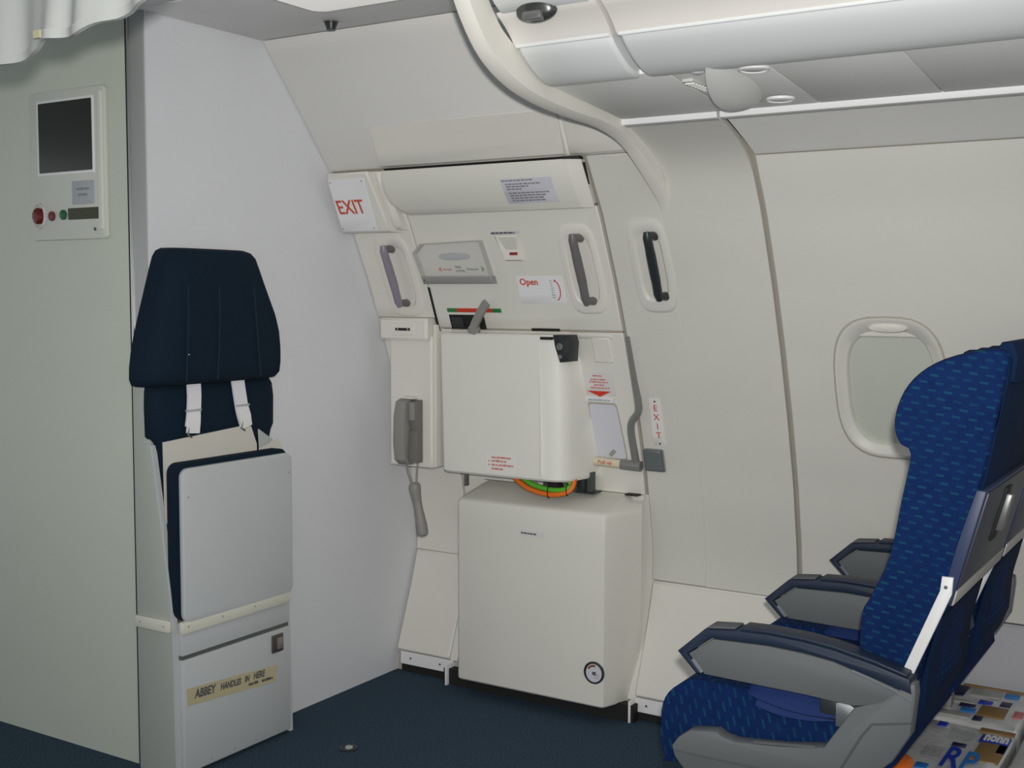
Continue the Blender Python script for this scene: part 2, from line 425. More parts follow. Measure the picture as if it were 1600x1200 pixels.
obj('frame_groove', wloft(WX, WZ, [(WA+.006, WB+.006, 3, .003), (WA+.005, WB+.005, 3, .0048), (WA+.001, WB+.001, 3, .0052), (WA, WB, 3, .003)], cap=False), GASKET, wn)
obj('window_shade', wloft(WX+.004, WZ-.004, [(WA-.034, WB-.034, 3.2, -.0165), (WA-.034, WB-.034, 3.2, -.0155)]), OFFW, wn)
shl = obj('shade_lip', slab(WX-.10, WX+.10, WZ+.146, WZ+.172, d=-.006, t=.012, c=.004, r=.010), CREAM2, wn)
obj('finger_grip', wloft(WX+.005, WZ+.172, [(.055, .0135, 2.2, -.004), (.050, .011, 2.2, .008), (.02, .004, 2, .011)]), CREAM2, wn)

# upper side lining, white cover strip, service channel above the seats
lining2 = [(3.079, 1.738), (3.045, 1.752), (3.0, 1.769), (2.95, 1.786), (2.90, 1.802), (2.872, 1.810)]
def sheet_x(path, x0, x1, t=.01, bm=None):
    P = [Vector((0, a, b)) for a, b in path]; back = []
    for i, p in enumerate(P):
        d = (P[min(i+1, len(P)-1)]-P[max(i-1, 0)]).normalized(); back.append(p+Vector((0, d.z, -d.y))*t*-1)
    poly = [(p.y, p.z) for p in P]+[(p.y, p.z) for p in reversed(back)]
    return prism(poly, 'x', x0, x1, bm=bm)
jp = [(yw(z)-.003, z) for z in zrows(.432, 1.69, .04)]+[(3.078, 1.720), (3.045, 1.744), (3.0, 1.766), (2.95, 1.785), (2.90, 1.801), (2.872, 1.809)]
obj('aft_jamb_panel', sheet_x(jp, -1.486, -1.188, -.014), CREAM, wo)
obj('upper_side_panel', sheet_x(lining2, -1.172, .9, -.012), UPPERM, wo)
obj('cover_strip', prism([(2.874, 1.806), (2.868, 1.803), (2.845, 1.806), (2.842, 1.812), (2.842, 1.83), (2.874, 1.83)], 'x', -1.458, -1.184), WHITE, wo)
obj('cover_strip', prism([(2.874, 1.806), (2.868, 1.803), (2.845, 1.806), (2.842, 1.812), (2.842, 1.83), (2.874, 1.83)], 'x', -1.176, .9), WHITE, wo)

# ------------------------------------------------------------------ arch trim at the end of the bins
ar = [(2.065, 2.139), (2.085, 2.07), (2.128, 1.985), (2.189, 1.912), (2.252, 1.868), (2.331, 1.838), (2.414, 1.821), (2.502, 1.811), (2.626, 1.804), (2.74, 1.800), (2.831, 1.788), (2.90, 1.770), (2.963, 1.742), (3.064, 1.683), (3.140, 1.634), (3.172, 1.606)]
ap = smooth_path([(0, y, z) for y, z in ar], 4)
loops = []
for i, p in enumerate(ap):
    d = (ap[min(i+1, len(ap)-1)]-ap[max(i-1, 0)]).normalized(); n = Vector((0, d.z, -d.y))      # into the cabin side
    if n.z > 0 and n.y > 0: n = -n
    f = i/len(ap); wd = .036
    dp = -.022-.05*min(1, max(0, (.88-f)/.1)); cs = [(-1.485, dp), (-1.485, .002), (-1.481, .006), (-1.485+wd*.6, .006), (-1.485+wd, -.004), (-1.485+wd, dp)]
    loops.append([Vector((x, p.y, p.z))+(-n if n.z > 0 else n)*k for x, k in cs])
t2 = thing('trim_2', 'long S-curved cream trim closing the end of the overhead bins', 'trim', (-1.49, 2.6, 1.80)); struct(t2)
obj('arch_moulding', loft(loops), CREAM2, t2)
obj('shadow_line_strip', loft([[Vector((x, p.y, p.z))+Vector((0, .010, .012)) for x in (-1.494, -1.484)]+[Vector((x, p.y, p.z))+Vector((0, .03, .03)) for x in (-1.484, -1.494)] for p in ap[:-14]]), TRIMD, t2)  # dark strip standing in for the shadow line ahead of the arch


# ------------------------------------------------------------------ exit door
door = thing('door_1', 'cream emergency exit door lining with handles and placards', 'door', (-2.04, 3.33, 0)); struct(door)
obj('door_lining', slab(-2.386, -1.687, 1.252, 1.628, d=.006, t=.02, c=.003), DOORM, door)
obj('door_lower_panel', slab(-1.87, -1.687, .715, 1.246, d=.006, t=.02, c=.003), DOORM, door)
obj('door_lower_panel', slab(-2.41, -1.87, .50, 1.246, d=-.004, t=.01, c=.003), DOORM, door)
obj('door_sill_strip', slab(-2.33, -1.69, 1.2465, 1.2515, d=-.002, t=.01, c=.001), GASKET, door)
obj('door_gap', slab(-2.388, -2.379, 1.24, 1.388, d=.008, t=.004, c=.0005), BLACK, door)
obj('door_foot_panel', slab(-2.41, -1.68, .0, .50, d=-.012, t=.01, c=.002, yf=lambda z: max(yw(z)+.01, 3.49)), DOORM, door)

obj('door_edge_panel', slab(-1.80, -1.672, .06, .716, d=-.006, t=.01, c=.001), DOORM, door)
obj('under_pack_shade', bx(-2.40, -1.66, 3.375, 3.41, 0, .056), BLACK, door)  # black block painting the shade under the slide pack

# curved header cover across the top of the door
hc = thing('header_cover', 'bulging cream cover across the top of the exit door', 'cover', (-2.04, 3.08, 1.68))
hs = []
for i in range(9):
    t = i/8; z = 1.620+.134*t
    hs.append((z, yw(z)-.010-.040*math.sin(PI*(.18+.62*t))))
bm = bmesh.new(); L = []
for z, y in hs:
    xl = -2.425+.035*max(0, (1.70-z)/.08) if z < 1.70 else -2.425
    xl = -2.425 + .055*max(0, (1.665-z)/.045)**1.6
    L.append([(xl, yw(z)+.01, z), (xl, y+.016, z), (xl+.012, y+.003, z), (xl+.03, y, z), (-1.725, y, z), (-1.718, y+.004, z), (-1.690, yw(z)-.012, z), (-1.690, yw(z)+.01, z)])
obj('cover_shell', loft(L), DOORM, hc)
obj('gap_above', slab(-2.42, -1.70, 1.7565, 1.7655, d=-.012, t=.004, c=.0005), BLACK, hc)
obj('gap_above', prism([(-1.735, 3.030), (-1.688, 3.047), (-1.688, 3.07), (-1.735, 3.07)], 'z', 1.753, 1.761), BLACK, hc)
obj('side_gap', slab(-1.690, -1.681, 1.685, 1.745, d=.010, t=.004, c=.0005, xr=lambda z: -1.6875+.006*(z-1.685)/.06), BLACK, hc)
obj('hinge_stud', bx(-1.697, -1.684, 3.143, 3.155, 1.626, 1.634, bev=.002), STEEL, hc)
o, r_, u_ = wf(-1.955, 1.655, .052)
up2 = Vector((0, -.055, .10)).normalized()
Y0 = lambda z: yw(z)-.010-.040*math.sin(PI*(.18+.62*(z-1.62)/.134))
pl = thing('placard', 'small grey instruction placard on the bulging cover above the door', 'placard', (-1.87, Y0(1.67)-.001, 1.67))
obj('sheet', slab(-1.962, -1.785, 1.638, 1.708, yf=lambda z: Y0(z)-.0015, t=.001, c=.0003, step=.01), PAPERB, pl)
bm = bmesh.new()
for x0, z, ln in ((-1.958, 1.700, .10), (-1.948, 1.690, .115), (-1.948, 1.683, .08), (-1.948, 1.676, .055), (-1.946, 1.665, .135), (-1.944, 1.658, .12), (-1.944, 1.651, .115), (-1.944, 1.644, .11)):
    x = x0
    while x < x0+ln:
        wl = random.uniform(.008, .018)
        bm.faces.new([bm.verts.new(p) for p in ((x, Y0(z)-.0028, z), (x+wl, Y0(z)-.0028, z), (x+wl, Y0(z+.004)-.0028, z+.004), (x, Y0(z+.004)-.0028, z+.004))]); x += wl+.0025
obj('lettering', bm, INKG, pl)

# exit sign box
ex = thing('exit_sign', 'white EXIT sign with red letters on a cream box beside the bulkhead', 'sign', (-2.53, 3.07, 1.65))
yx = lambda z: 3.007+(1.735-z)*.62
obj('sign_box', slab(-2.632, -2.42, 1.568, 1.752, xl=lambda z: max(-2.634, -2.602-.024*(1.735-z)/.16), yf=lambda z: yx(z)+.004, back=lambda z: yw(z)+.012, c=.006, xr=lambda z: -2.432+.006*(1.75-z)/.18), CREAM2, ex)
obj('sign_box_fillet', slab(-2.44, -2.40, 1.575, 1.752, yf=lambda z: yx(z)+.03, back=lambda z: yw(z)+.012, c=.014), CREAM2, ex)
fac = obj('sign_face', slab(-2.618, -2.468, 1.572, 1.732, yf=yx, t=.004, c=.001, xl=lambda z: -2.600-.022*(1.732-z)/.16, xr=lambda z: -2.452-.022*(1.732-z)/.16), PAPERW, ex)
upx = Vector((0, -.62, 1)).normalized()
text('lettering', 'EXIT', .071, (-2.603, yx(1.627)-.0012, 1.627), (1, 0, 0), upx, REDT, fac, ext=.0006, sx=.78, off=.0006)
for x, z in ((-2.592, 1.724), (-2.462, 1.724), (-2.614, 1.58), (-2.482, 1.58)):
    screw(ex, (x, yx(z), z), (0, -1, -.6), .003, TRIMG)

# assist handles in their pockets
def assist(x, z0, z1, hx, barm, endm, label, w_=.066, h_=.135, pm=CREAM2):
    t = thing('assist_handle', label, 'handle', (x, yw((z0+z1)/2), (z0+z1)/2), 'assist handles by the exit')
    cz = (z0+z1)/2
    obj('pocket', wloft(x, cz, [(w_+.004, h_+.004, 4, -.002), (w_, h_, 4, .009), (w_-.006, h_-.006, 4, .011), (w_-.018, h_-.03, 4, .011), (w_-.026, h_-.040, 3.6, .002), (w_-.030, h_-.046, 3.6, .0008)]), pm, t)
    pts = []
    for k in range(13):
        z = z0+(z1-z0)*k/12; f = k/12
        dd = .046 if 0 < k < 12 else .040
        pts.append((hx, yw(z)-dd, z))
    rr = [.011]+[.0135]*3+[.0145]*5+[.0135]*3+[.011]
    obj('grip_bar', tube(pts, rr, 10), barm, t)
    for z, s in ((z0+.010, 1), (z1-.010, -1)):
        obj('end_post', tube([(hx, yw(z)-.046, z), (hx+.004, yw(z)-.03, z), (hx+.006, yw(z)-.004, z)], [.0115, .0115, .014], 10), endm, t)
    for z in (z0+.06, z1-.06):
        obj('bolt', lathe([(.003, 0), (.003, .001)], (hx, yw(z)-.058, z), (0, -1, -.4), 8), STEEL, t)
assist(-2.495, 1.325, 1.525, -2.497, HANDM, HANDG, 'grey-mauve grab handle below the large EXIT sign', .072)
assist(-1.783, 1.335, 1.545, -1.772, HANDG, HANDG, 'dark grey grab handle on the exit door next to the Open placard')
assist(-1.548, 1.350, 1.545, -1.525, HANDB, HANDB, 'black grab handle on the wall aft of the exit door', .064, pm=mat('pocket_cream', (.66, .65, .60), .45))

# slide arming flap
sf = thing('arming_flap', 'clear plastic flap with red and green arrows on the exit door', 'cover', (-2.24, 3.22, 1.45))
ol = [(-2.385, 1.402), (-2.397, 1.500), (-2.358, 1.529), (-2.118, 1.536), (-2.108, 1.402)]
def flap(d, sc=1.0):
    cx, cz = -2.25, 1.467
    return [(cx+(x-cx)*sc, yw(cz+(z-cz)*sc)-d, cz+(z-cz)*sc) for x, z in ol]
obj('recess_plate', loft([flap(.004), flap(.008)]), mat('recess_plate_grey', (.69, .675, .62), .5), sf)
bm = loft([flap(.008), flap(.026), flap(.026, .945), flap(.008, .945)], cap=False)
obj('flap_rim', bm, mat('flap_rim', (.46, .455, .42), .35), sf)
obj('clear_flap', loft([flap(.0235, .96), flap(.0255, .96)]), CLEAR, sf)
obj('hinge_bar', slab(-2.384, -2.107, 1.399, 1.424, d=.034, t=.03, c=.004, xl=lambda z: -2.384-.002*(z-1.4)/.024), PHONED if False else mat('hinge_grey', (.30, .30, .285), .45), sf)
o, r_, u_ = wf(-2.30, 1.487, .0105); obj('pull_recess', wloft(-2.245, 1.487, [(.062, .012, 2.6, .008), (.056, .009, 2.6, .0095)]), LABELG, sf)
o, r_, u_ = wf(-2.322, 1.441, .0095)
bm = bmesh.new(); q = [o+r_*a+u_*b for a, b in ((0, .006), (.014, .016), (.011, .006), (.014, -.004))]; bm.faces.new([bm.verts.new(p) for p in q]); obj('red_arrow', bm, REDP, sf)
text('lettering', 'Armed', .0125, o+r_*.018+u_*.002, r_, u_, REDT, sf)
text('lettering', 'Slide', .0125, o+r_*.070+u_*.010, r_, u_, INKD, sf); text('lettering', 'arming', .0125, o+r_*.070-u_*.003, r_, u_, INKD, sf)
text('lettering', 'Disarmed', .0115, o+r_*.113+u_*.002, r_, u_, GREENP, sf)
bm = bmesh.new(); q = [o+r_*a+u_*b for a, b in ((.183, .006), (.169, .018), (.173, .006), (.169, -.006))]; bm.faces.new([bm.verts.new(p) for p in q]); obj('green_arrow', bm, GREENP, sf)
screw(sf, (-2.372, yw(1.411)-.034, 1.411), (0, -1, -.4), .003, TRIMD)

# cabin pressure indicator
ind = thing('indicator', 'small wedge-shaped indicator recess with a red window on the door', 'indicator', (-2.02, 3.22, 1.51))
obj('hood', loft([[(-2.072, yw(1.548)-.007, 1.548), (-1.986, yw(1.548)-.007, 1.548), (-1.982, yw(1.470)-.007, 1.470), (-2.050, yw(1.470)-.007, 1.470)],
      [(-2.066, yw(1.545)-.009, 1.545), (-1.990, yw(1.545)-.009, 1.545), (-1.985, yw(1.473)-.030, 1.473), (-2.040, yw(1.473)-.030, 1.473)]]), CREAM2, ind)
obj('shaded_slot', loft([[(-2.058, yw(1.543)-.0105, 1.543), (-1.992, yw(1.543)-.0105, 1.543), (-1.990, yw(1.505)-.022, 1.505), (-2.030, yw(1.505)-.022, 1.505)], [(-2.058, yw(1.543)-.0115, 1.543), (-1.992, yw(1.543)-.0115, 1.543), (-1.990, yw(1.505)-.023, 1.505), (-2.030, yw(1.505)-.023, 1.505)]]), mat('slot_grey', (.56, .55, .50), .6), ind)
obj('red_window', bx(-2.018, -1.990, yw(1.49)-.0305, yw(1.49)-.026, 1.487, 1.496, bev=.001), mat('dark_red', (.26, .03, .015), .4), ind)
o, r_, u_ = wf(-2.082, 1.554, .0065)
ln_ = thing('placard', 'one-line dark caption strip above the indicator on the door', 'placard', o)
obj('strip', slab(-2.084, -1.975, 1.551, 1.562, d=.0068, t=.001, c=.0002), PAPERB, ln_)
print_lines('lettering', o-Vector((0, .001, 0)), r_, u_, [(.002, .0, .088)], .006, INKD, ln_)

# open placard
op = thing('placard', 'white placard with red word Open on the exit door', 'placard', (-1.945, 3.28, 1.38))
opf = obj('sheet', slab(-2.03, -1.862, 1.337, 1.422, d=.0075, t=.0015, c=.0003), PAPERW, op)
o, r_, u_ = wf(-2.02, 1.395, .0083)
text('lettering', 'Open', .031, o, r_, u_, REDT, opf, sx=.95, off=.0006)
o, r_, u_ = wf(-1.895, 1.345, .0083)
arc = [o+r_*(.022*math.cos(a)-.004)+u_*(.036+.036*math.sin(a)) for a in [math.radians(-75+150*i/12) for i in range(13)]]
obj('arrow_arc', tube(arc, 0, sq=(.0016, .0004, (1, 0, 0))), REDP, opf)
bm = bmesh.new(); q = [o+r_*a+u_*b for a, b in ((-.008, .076), (.010, .073), (.004, .062))]; bm.faces.new([bm.verts.new(p) for p in q]); obj('arrow_head', bm, REDP, opf)
print_lines('lever_drawing', o-r_*.02, r_, u_, [(.006, .010+.008*i, .012-.0006*i) for i in range(8)], .003, INKG, opf)

# arming lever selector
sl = thing('arming_lever', 'grey arming lever over a black slot with red and green scale', 'lever', (-2.24, 3.31, 1.27))
for x0, x1, mt_ in ((-2.330, -2.292, GREENP), (-2.292, -2.150, REDP), (-2.150, -2.115, GREENP)):
    obj('scale_band', slab(x0, x1, 1.305, 1.3185, d=.0075, t=.0015, c=.0002), mt_, sl)
obj('slot', slab(-2.328, -2.188, 1.249, 1.297, d=.0075, t=.002, c=.0005), BLACK, sl)
obj('slot_insert', slab(-2.318, -2.275, 1.254, 1.288, d=.012, t=.006, c=.001), DARKR, sl)
lv = [(-2.215, yw(1.236)-.055, 1.236), (-2.205, yw(1.262)-.05, 1.262), (-2.175, yw(1.30)-.048, 1.30), (-2.140, yw(1.338)-.045, 1.338)]
obj('lever_arm', tube(smooth_path(lv, 4), 0, sq=(.0135, .006, (.75, 0, -.65))), mat('lever_grey', (.27, .265, .25), .45), sl)
obj('lever_hub', lathe([(.02, 0), (.02, .016), (.014, .02)], (-2.212, yw(1.25)-.038, 1.25), (0, -1, -.35), 18), PHONE, sl)
obj('light_gap', slab(-2.372, -2.332, 1.2425, 1.2475, d=.010, t=.003, c=.0005), WHITE, sl)
obj('upper_slot', slab(-2.012, -1.908, 1.247, 1.256, d=.010, t=.004, c=.0005), BLACK, sl)

# gear housing in the middle of the door
gh = thing('gear_housing', 'large cream box housing on the middle of the exit door', 'housing', (-2.11, 3.28, .765))
def ghpoly(z, g=0):
    yb = yw(z)-.004; s = .018*(1.236-z)/.47
    P = [(-2.348, 9), (-2.348, 3.292), (-2.343, 3.281), (-2.330, 3.276), (-1.955, 3.273), (-1.952, 3.2725), (-1.925, 3.274), (-1.905, 3.278), (-1.888, 3.288), (-1.876, 3.30), (-1.868, 3.325), (-1.862, 3.36), (-1.852, 3.42), (-1.845, 9)]
    cx, cy = -2.1, 3.4
    return [(cx+(x-cx)*(1-g*.02), min((y if y > 8 else cy+(y-cy)*(1-g*.05))+s, yb), z) for x, y in P]
obj('housing_shell', loft([ghpoly(.765, 1), ghpoly(.772)]+[ghpoly(z) for z in zrows(.78, 1.222)]+[ghpoly(1.231), ghpoly(1.237, 1)]), HOUSM, gh)
obj('front_seam', bx(-1.9545, -1.953, 3.2725, 3.30, .78, 1.225), HOUSM, gh)
obj('hinge_slot', bx(-1.945, -1.905, 3.262, 3.30, 1.222, 1.231, bev=.001), BLACK, gh)
hb = obj('hinge_bracket', prism([(-1.898, 1.238), (-1.848, 1.238), (-1.840, 1.215), (-1.844, 1.155), (-1.872, 1.152), (-1.890, 1.20)], 'y', 3.262, 3.33, bev=.002), HANDB, gh)
obj('pivot', lathe([(.011, 0), (.011, .006), (.006, .006), (.006, .002)], (-1.870, 3.262, 1.202), (0, -1, 0), 14), STEEL, hb)
obj('pivot', lathe([(.007, 0), (.007, .006)], (-1.868, 3.262, 1.170), (0, -1, 0), 12), STEEL, hb)
ghp = thing('placard', 'pale red-lettered notice low on the big door housing', 'placard', (-2.105, 3.29, .81))
yg = lambda z: 3.273+.018*(1.236-z)/.47
obj('sheet', slab(-2.165, -2.045, .778, .842, yf=lambda z: yg(z)-.0016, t=.001, c=.0002), mat('sticker_cream', (.78, .765, .72), .5), ghp)
print_lines('lettering', (-2.155, yg(.81)-.002, .785), (1, 0, 0), (0, -.038, 1), [(.012, .043, .078), (.012, .031, .06), (.012, .018, .085), (.012, .005, .045), (.0, .031, .005), (.0, .018, .005)], .0065, PINKT, ghp)

# hose bundle and mechanism under the housing
hz = thing('hose_bundle', 'orange and green hoses looping under the door housing', 'hoses', (-2.0, 3.34, .72))
h1 = smooth_path([(-2.120, 3.36, .790), (-2.085, 3.345, .757), (-2.03, 3.335, .730), (-1.96, 3.33, .718), (-1.905, 3.335, .722), (-1.875, 3.35, .742), (-1.873, 3.37, .785)], 6)
obj('orange_hose', tube(h1, .0085, 10), ORANGE, hz)
obj('green_hose', tube([p+Vector((.008, .006, .015)) if i < len(h1)*.75 else p+Vector((-.012, .008, .014)) for i, p in enumerate(h1)], .0085, 10), GREENH, hz)
for p in (h1[19], h1[27]):
    obj('cable_tie', tube([p+Vector((0, -.010*math.cos(a), .008+.019*math.sin(a))) for a in [2*PI*i/12 for i in range(13)]], .0018, 6, cap=False), BLACK, hz)
me_ = thing('latch_mechanism', 'dark metal latch parts behind the hoses under the door housing', 'mechanism', (-1.92, 3.42, .72))
obj('back_plate', bx(-2.03, -1.845, 3.43, 3.455, .715, .785), mat('mech_green_grey', (.06, .075, .07), .5), me_)
obj('dark_block', bx(-1.985, -1.945, 3.38, 3.43, .73, .785, bev=.004), BLACK, me_)
obj('roller', lathe([(.022, 0), (.022, .02), (.012, .024)], (-1.905, 3.40, .755), (0, -1, 0), 18), STEEL, me_)
obj('roller', lathe([(.012, 0), (.012, .02)], (-2.02, 3.40, .765), (0, -1, 0), 16), METAL, me_)
obj('side_bracket', bx(-1.885, -1.862, 3.40, 3.45, .72, .785, bev=.003), HANDB, me_)
obj('foot_strip', bx(-1.90, -1.835, 3.42, 3.48, .716, .721), HANDB, me_)
obj('strut', tube([(-2.12, 3.43, .785), (-2.03, 3.40, .725)], .008, 8), TRIMG, me_)
obj('pin', bx(-2.345, -2.335, 3.42, 3.44, .70, .775, bev=.002), STEEL, me_)

# slide pack cover below
sp = thing('slide_pack', 'large cream escape slide pack cover at the foot of the exit door', 'slide cover', (-2.02, 3.40, .06))
def spl(z, y, ins=0, xr2=None, yb=3.47):
    xl = -2.300+ins; xr = -1.733-ins; c = .012
    return [(xl-.03, yb, z), (xl-.022, y+.06, z), (xl-.002, y+c, z), (xl+c*.3, y+c*.35, z), (xl+c, y, z), (xr-c, y, z), (xr-c*.3, y+c*.25, z), (xr+c*.15, y+c, z), (xr+.022, y+.08, z), ((xr2 or -1.683), yb, z)]
LZ = [spl(.052, 3.316, .003), spl(.057, 3.312)]+[spl(z, 3.312) for z in (.15, .3, .45, .6, .660)]
LZ += [spl(.668, 3.3145, .001), spl(.674, 3.321, .003), spl(.679, 3.335, .006)]
LZ += [spl(.700, 3.42, .012, -1.688, 3.49), spl(.714, 3.475, .014, -1.690, 3.5)]
obj('cover_shell', loft(LZ), DOORM, sp)
lb = obj('caption_strip', bx(-2.05, -1.955, 3.3103, 3.3125, .574, .596), mat('sticker_lilac', (.68, .67, .66), .5), sp)
print_lines('lettering', (-2.042, 3.3098, .583), (1, 0, 0), (0, 0, 1), [(0, 0, .058)], .007, INKD, lb)
obj('dark_gap', bx(-1.745, -1.70, 3.47, 3.50, .714, .719), BLACK, sp)
ga = obj('pressure_gauge', lathe([(.036, 0), (.036, .006), (.030, .008), (.030, .002)], (-1.768, 3.314, .164), (0, -1, 0), 28), HANDB, sp)
obj('gauge_dial', lathe([(.030, 0), (.030, .001)], (-1.766, 3.309, .163), (0, -1, 0), 24), PAPERB, ga)
obj('gauge_needle', bx(-1.772, -1.760, 3.3055, 3.3075, .158, .168, bev=.002), INKD, ga)
obj('gauge_red_arc', tube([(-1.766+.024*math.cos(a), 3.3068, .163+.024*math.sin(a)) for a in [math.radians(80+70*i/8) for i in range(9)]], 0, sq=(.003, .0006, (1, 0, 0))), mat('rust_red', (.30, .05, .02), .5), ga)
print_lines('gauge_print', (-1.780, 3.307, .150), (1, 0, 0), (0, 0, 1), [(.014, .006, .018), (.016, -.002, .014)], .003, INKG, ga)

# operating crank with pull-up grip
crk = thing('door_crank', 'cranked grey steel door handle with ivory Pull up grip', 'handle', (-1.69, 3.40, .82))
cp = smooth_path([(-1.662, yw(1.235)-.025, 1.235), (-1.658, yw(1.10)-.032, 1.10), (-1.654, yw(1.03)-.036, 1.03), (-1.660, yw(.995)-.04, .995), (-1.684, yw(.965)-.042, .965), (-1.692, yw(.93)-.042, .93), (-1.690, yw(.86)-.042, .86), (-1.688, yw(.822)-.042, .822)], 5)
cmt = mat('crank_grey', (.25, .255, .24), .35, metal=.3)
obj('crank_arm', tube(cp, [.0065+.0055*min(1, i/12) for i in range(len(cp))], 12), cmt, crk)
e0 = Vector((-1.672, yw(.818)-.042, .818)); e1 = Vector((-1.742, yw(.820)-.044, .820)); e2 = Vector((-1.838, yw(.824)-.046, .824))
obj('elbow', tube([e0, e0.lerp(e1, .3), e1], [.017, .0175, .0165], 14), cmt, crk)
gr = obj('grip', tube([e1, e1.lerp(e2, .97), e2], [.0145, .0145, .011], 14), IVORY, crk)
text('lettering', 'Pull up', .017, e2+Vector((.02, -.0152, -.005)), (1, 0, 0), (0, -.05, 1), REDT, gr, sx=1.1)

# viewing window with notices right of the housing
vp = thing('viewing_flap', 'pale lavender flap over the door viewing window beside the crank', 'flap', (-1.79, 3.44, .92))
ivf = slab(-1.852, -1.737, .832, 1.012, d=.0085, t=.002, c=.001, r=.012, xl=lambda z: -1.850+.002*(1.012-z)/.18, xr=lambda z: -1.752+.014*(1.012-z)/.18)
obj('flap_rim', slab(-1.857, -1.733, .829, 1.018, d=.007, t=.002, c=.001, r=.013, xr=lambda z: -1.748+.014*(1.012-z)/.18), GASKET, vp)
obj('flap_sheet', ivf, PAPERB, vp)
o, r_, u_ = wf(-1.787, .848, .0095)
q = [o+r_*a+u_*b for a, b in ((-.012, -.002), (.006, .016), (.014, .008), (-.004, -.010))]
obj('turn_latch', loft([q, [p+Vector((0, -.006, 0)) for p in q]]), mat('latch_olive', (.33, .33, .29), .5), vp)
rp = thing('placard', 'red-lettered warning notice with red downward triangle on the door', 'placard', (-1.80, 3.39, 1.07))
obj('sheet', slab(-1.862, -1.745, 1.042, 1.118, d=.0072, t=.001, c=.0002), mat('sticker_pinkish', (.69, .67, .66), .5), rp)
o, r_, u_ = wf(-1.80, 1.058, .0083)
print_lines('lettering', o, r_, u_, [(-.018, .049, .036), (-.028, .036, .056), (-.034, .027, .068), (-.018, .017, .036), (-.032, .007, .068)], .0055, PINKT, rp)
o, r_, u_ = wf(-1.803, 1.060, .0083)
bm = bmesh.new(); q = [o+r_*a+u_*b for a, b in ((-.045, -.004), (.043, -.004), (.0, -.024))]; bm.faces.new([bm.verts.new(p) for p in q]); obj('red_triangle', bm, REDP, rp)
wl_ = thing('placard', 'narrow white label strip above the lavender flap', 'placard', (-1.80, 3.41, 1.03))
obj('sheet', slab(-1.856, -1.756, 1.0195, 1.036, d=.011, t=.002, c=.0003), WHITE, wl_)
o, r_, u_ = wf(-1.85, 1.024, .0118); print_lines('lettering', o, r_, u_, [(.004, .0, .08)], .006, LABELG, wl_)
mr = thing('cover_plate', 'plain cream cover plate at the top of the door beside the hinge', 'cover', (-1.78, 3.36, 1.2))
obj('plate', slab(-1.80, -1.735, 1.150, 1.228, d=.012, t=.008, c=.003, r=.006), CREAM2, mr)
obj('plate_rail', slab(-1.845, -1.725, 1.226, 1.238, d=.010, t=.006, c=.002), DOORM, mr)

# vertical exit sign and grey box on the aft jamb
ev = thing('exit_sign', 'narrow vertical EXIT strip with red letters on the wall', 'sign', (-1.612, 3.43, .96))
evs = obj('sign_strip', slab(-1.634, -1.594, .886, 1.040, d=.0055, t=.0025, c=.0004, xl=lambda z: -1.636+.004*(z-.886)/.15), PAPERW if False else mat('strip_white', (.76, .745, .71), .5), ev)
for i, ch in enumerate('EXIT'):
    z = 1.000-.0295*i; o, r_, u_ = wf(-1.614, z, .0063)
    text('lettering', ch, .030, o, r_, u_, REDT, evs, align='CENTER')
for z in (1.031, .894):
    screw(ev, (-1.613, yw(z)-.0055, z), (0, -1, -.35), .0035, TRIMD)
gb = thing('floor_light_box', 'small dark grey box under the vertical EXIT strip', 'box', (-1.637, 3.47, .84))
obj('box_body', slab(-1.668, -1.608, .802, .872, d=.030, t=.03, c=.006, r=.008), SIGNG, gb)
obj('box_base', slab(-1.672, -1.604, .798, .876, d=.006, t=.004, c=.001, r=.008), TRIMG, gb)

# ------------------------------------------------------------------ handset station
hp = thing('handset_station', 'cream handset housing on the wall beside the bulkhead', 'housing', (-2.47, 3.31, .77))
obj('station_body', slab(-2.572, -2.392, .772, 1.222, yf=lambda z: 3.296, back=lambda z: max(yw(z), 3.31), c=.006), CREAM2, hp)
obj('station_head', slab(-2.598, -2.396, 1.208, 1.284, yf=lambda z: 3.272, back=lambda z: max(yw(z), 3.30), c=.008, r=.012), CREAM2, hp)
fr = obj('speaker_frame', slab(-2.545, -2.445, 1.225, 1.268, yf=lambda z: 3.269, t=.006, c=.002, r=.005), CREAM2, hp)
obj('speaker_slot', bx(-2.525, -2.463, 3.2675, 3.2705, 1.241, 1.250), BLACK, fr)
for k in range(2): obj('slot_bar', bx(-2.517+.043*k, -2.513+.043*k, 3.267, 3.271, 1.240, 1.251), TRIMG, fr)
obj('edge_rail', bx(-2.392, -2.380, 3.305, 3.36, .775, 1.262, bev=.002), CREAM2, hp)
hd = thing('handset', 'grey interphone handset in its cradle beside the bulkhead', 'handset', (-2.46, 3.27, .78))
pr = [(3.296, .780), (3.262, .782), (3.240, .80), (3.232, .86), (3.236, .95), (3.248, 1.000), (3.268, 1.008), (3.296, 1.008)]
pr = [(y+.0, z) for y, z in pr]
obj('handset_body', prism(pr, 'x', -2.512, -2.466, bev=.006), PHONE, hd)
cr_ = obj('cradle', prism([(3.296, .79), (3.262, .79), (3.255, .81), (3.262, .90), (3.268, .905), (3.262, .93), (3.262, 1.0), (3.296, 1.005)], 'x', -2.466, -2.428, bev=.004), PHONED, hd)
obj('cradle_hook', bx(-2.458, -2.436, 3.252, 3.27, .935, .998, bev=.004), PHONE, cr_)
obj('top_clip', bx(-2.49, -2.45, 3.262, 3.296, 1.008, 1.016, bev=.003), CREAM2, hd)
st = thing('hanging_grip', 'grey tapered grip hanging on two cords below the handset', 'grip', (-2.42, 3.30, .54))
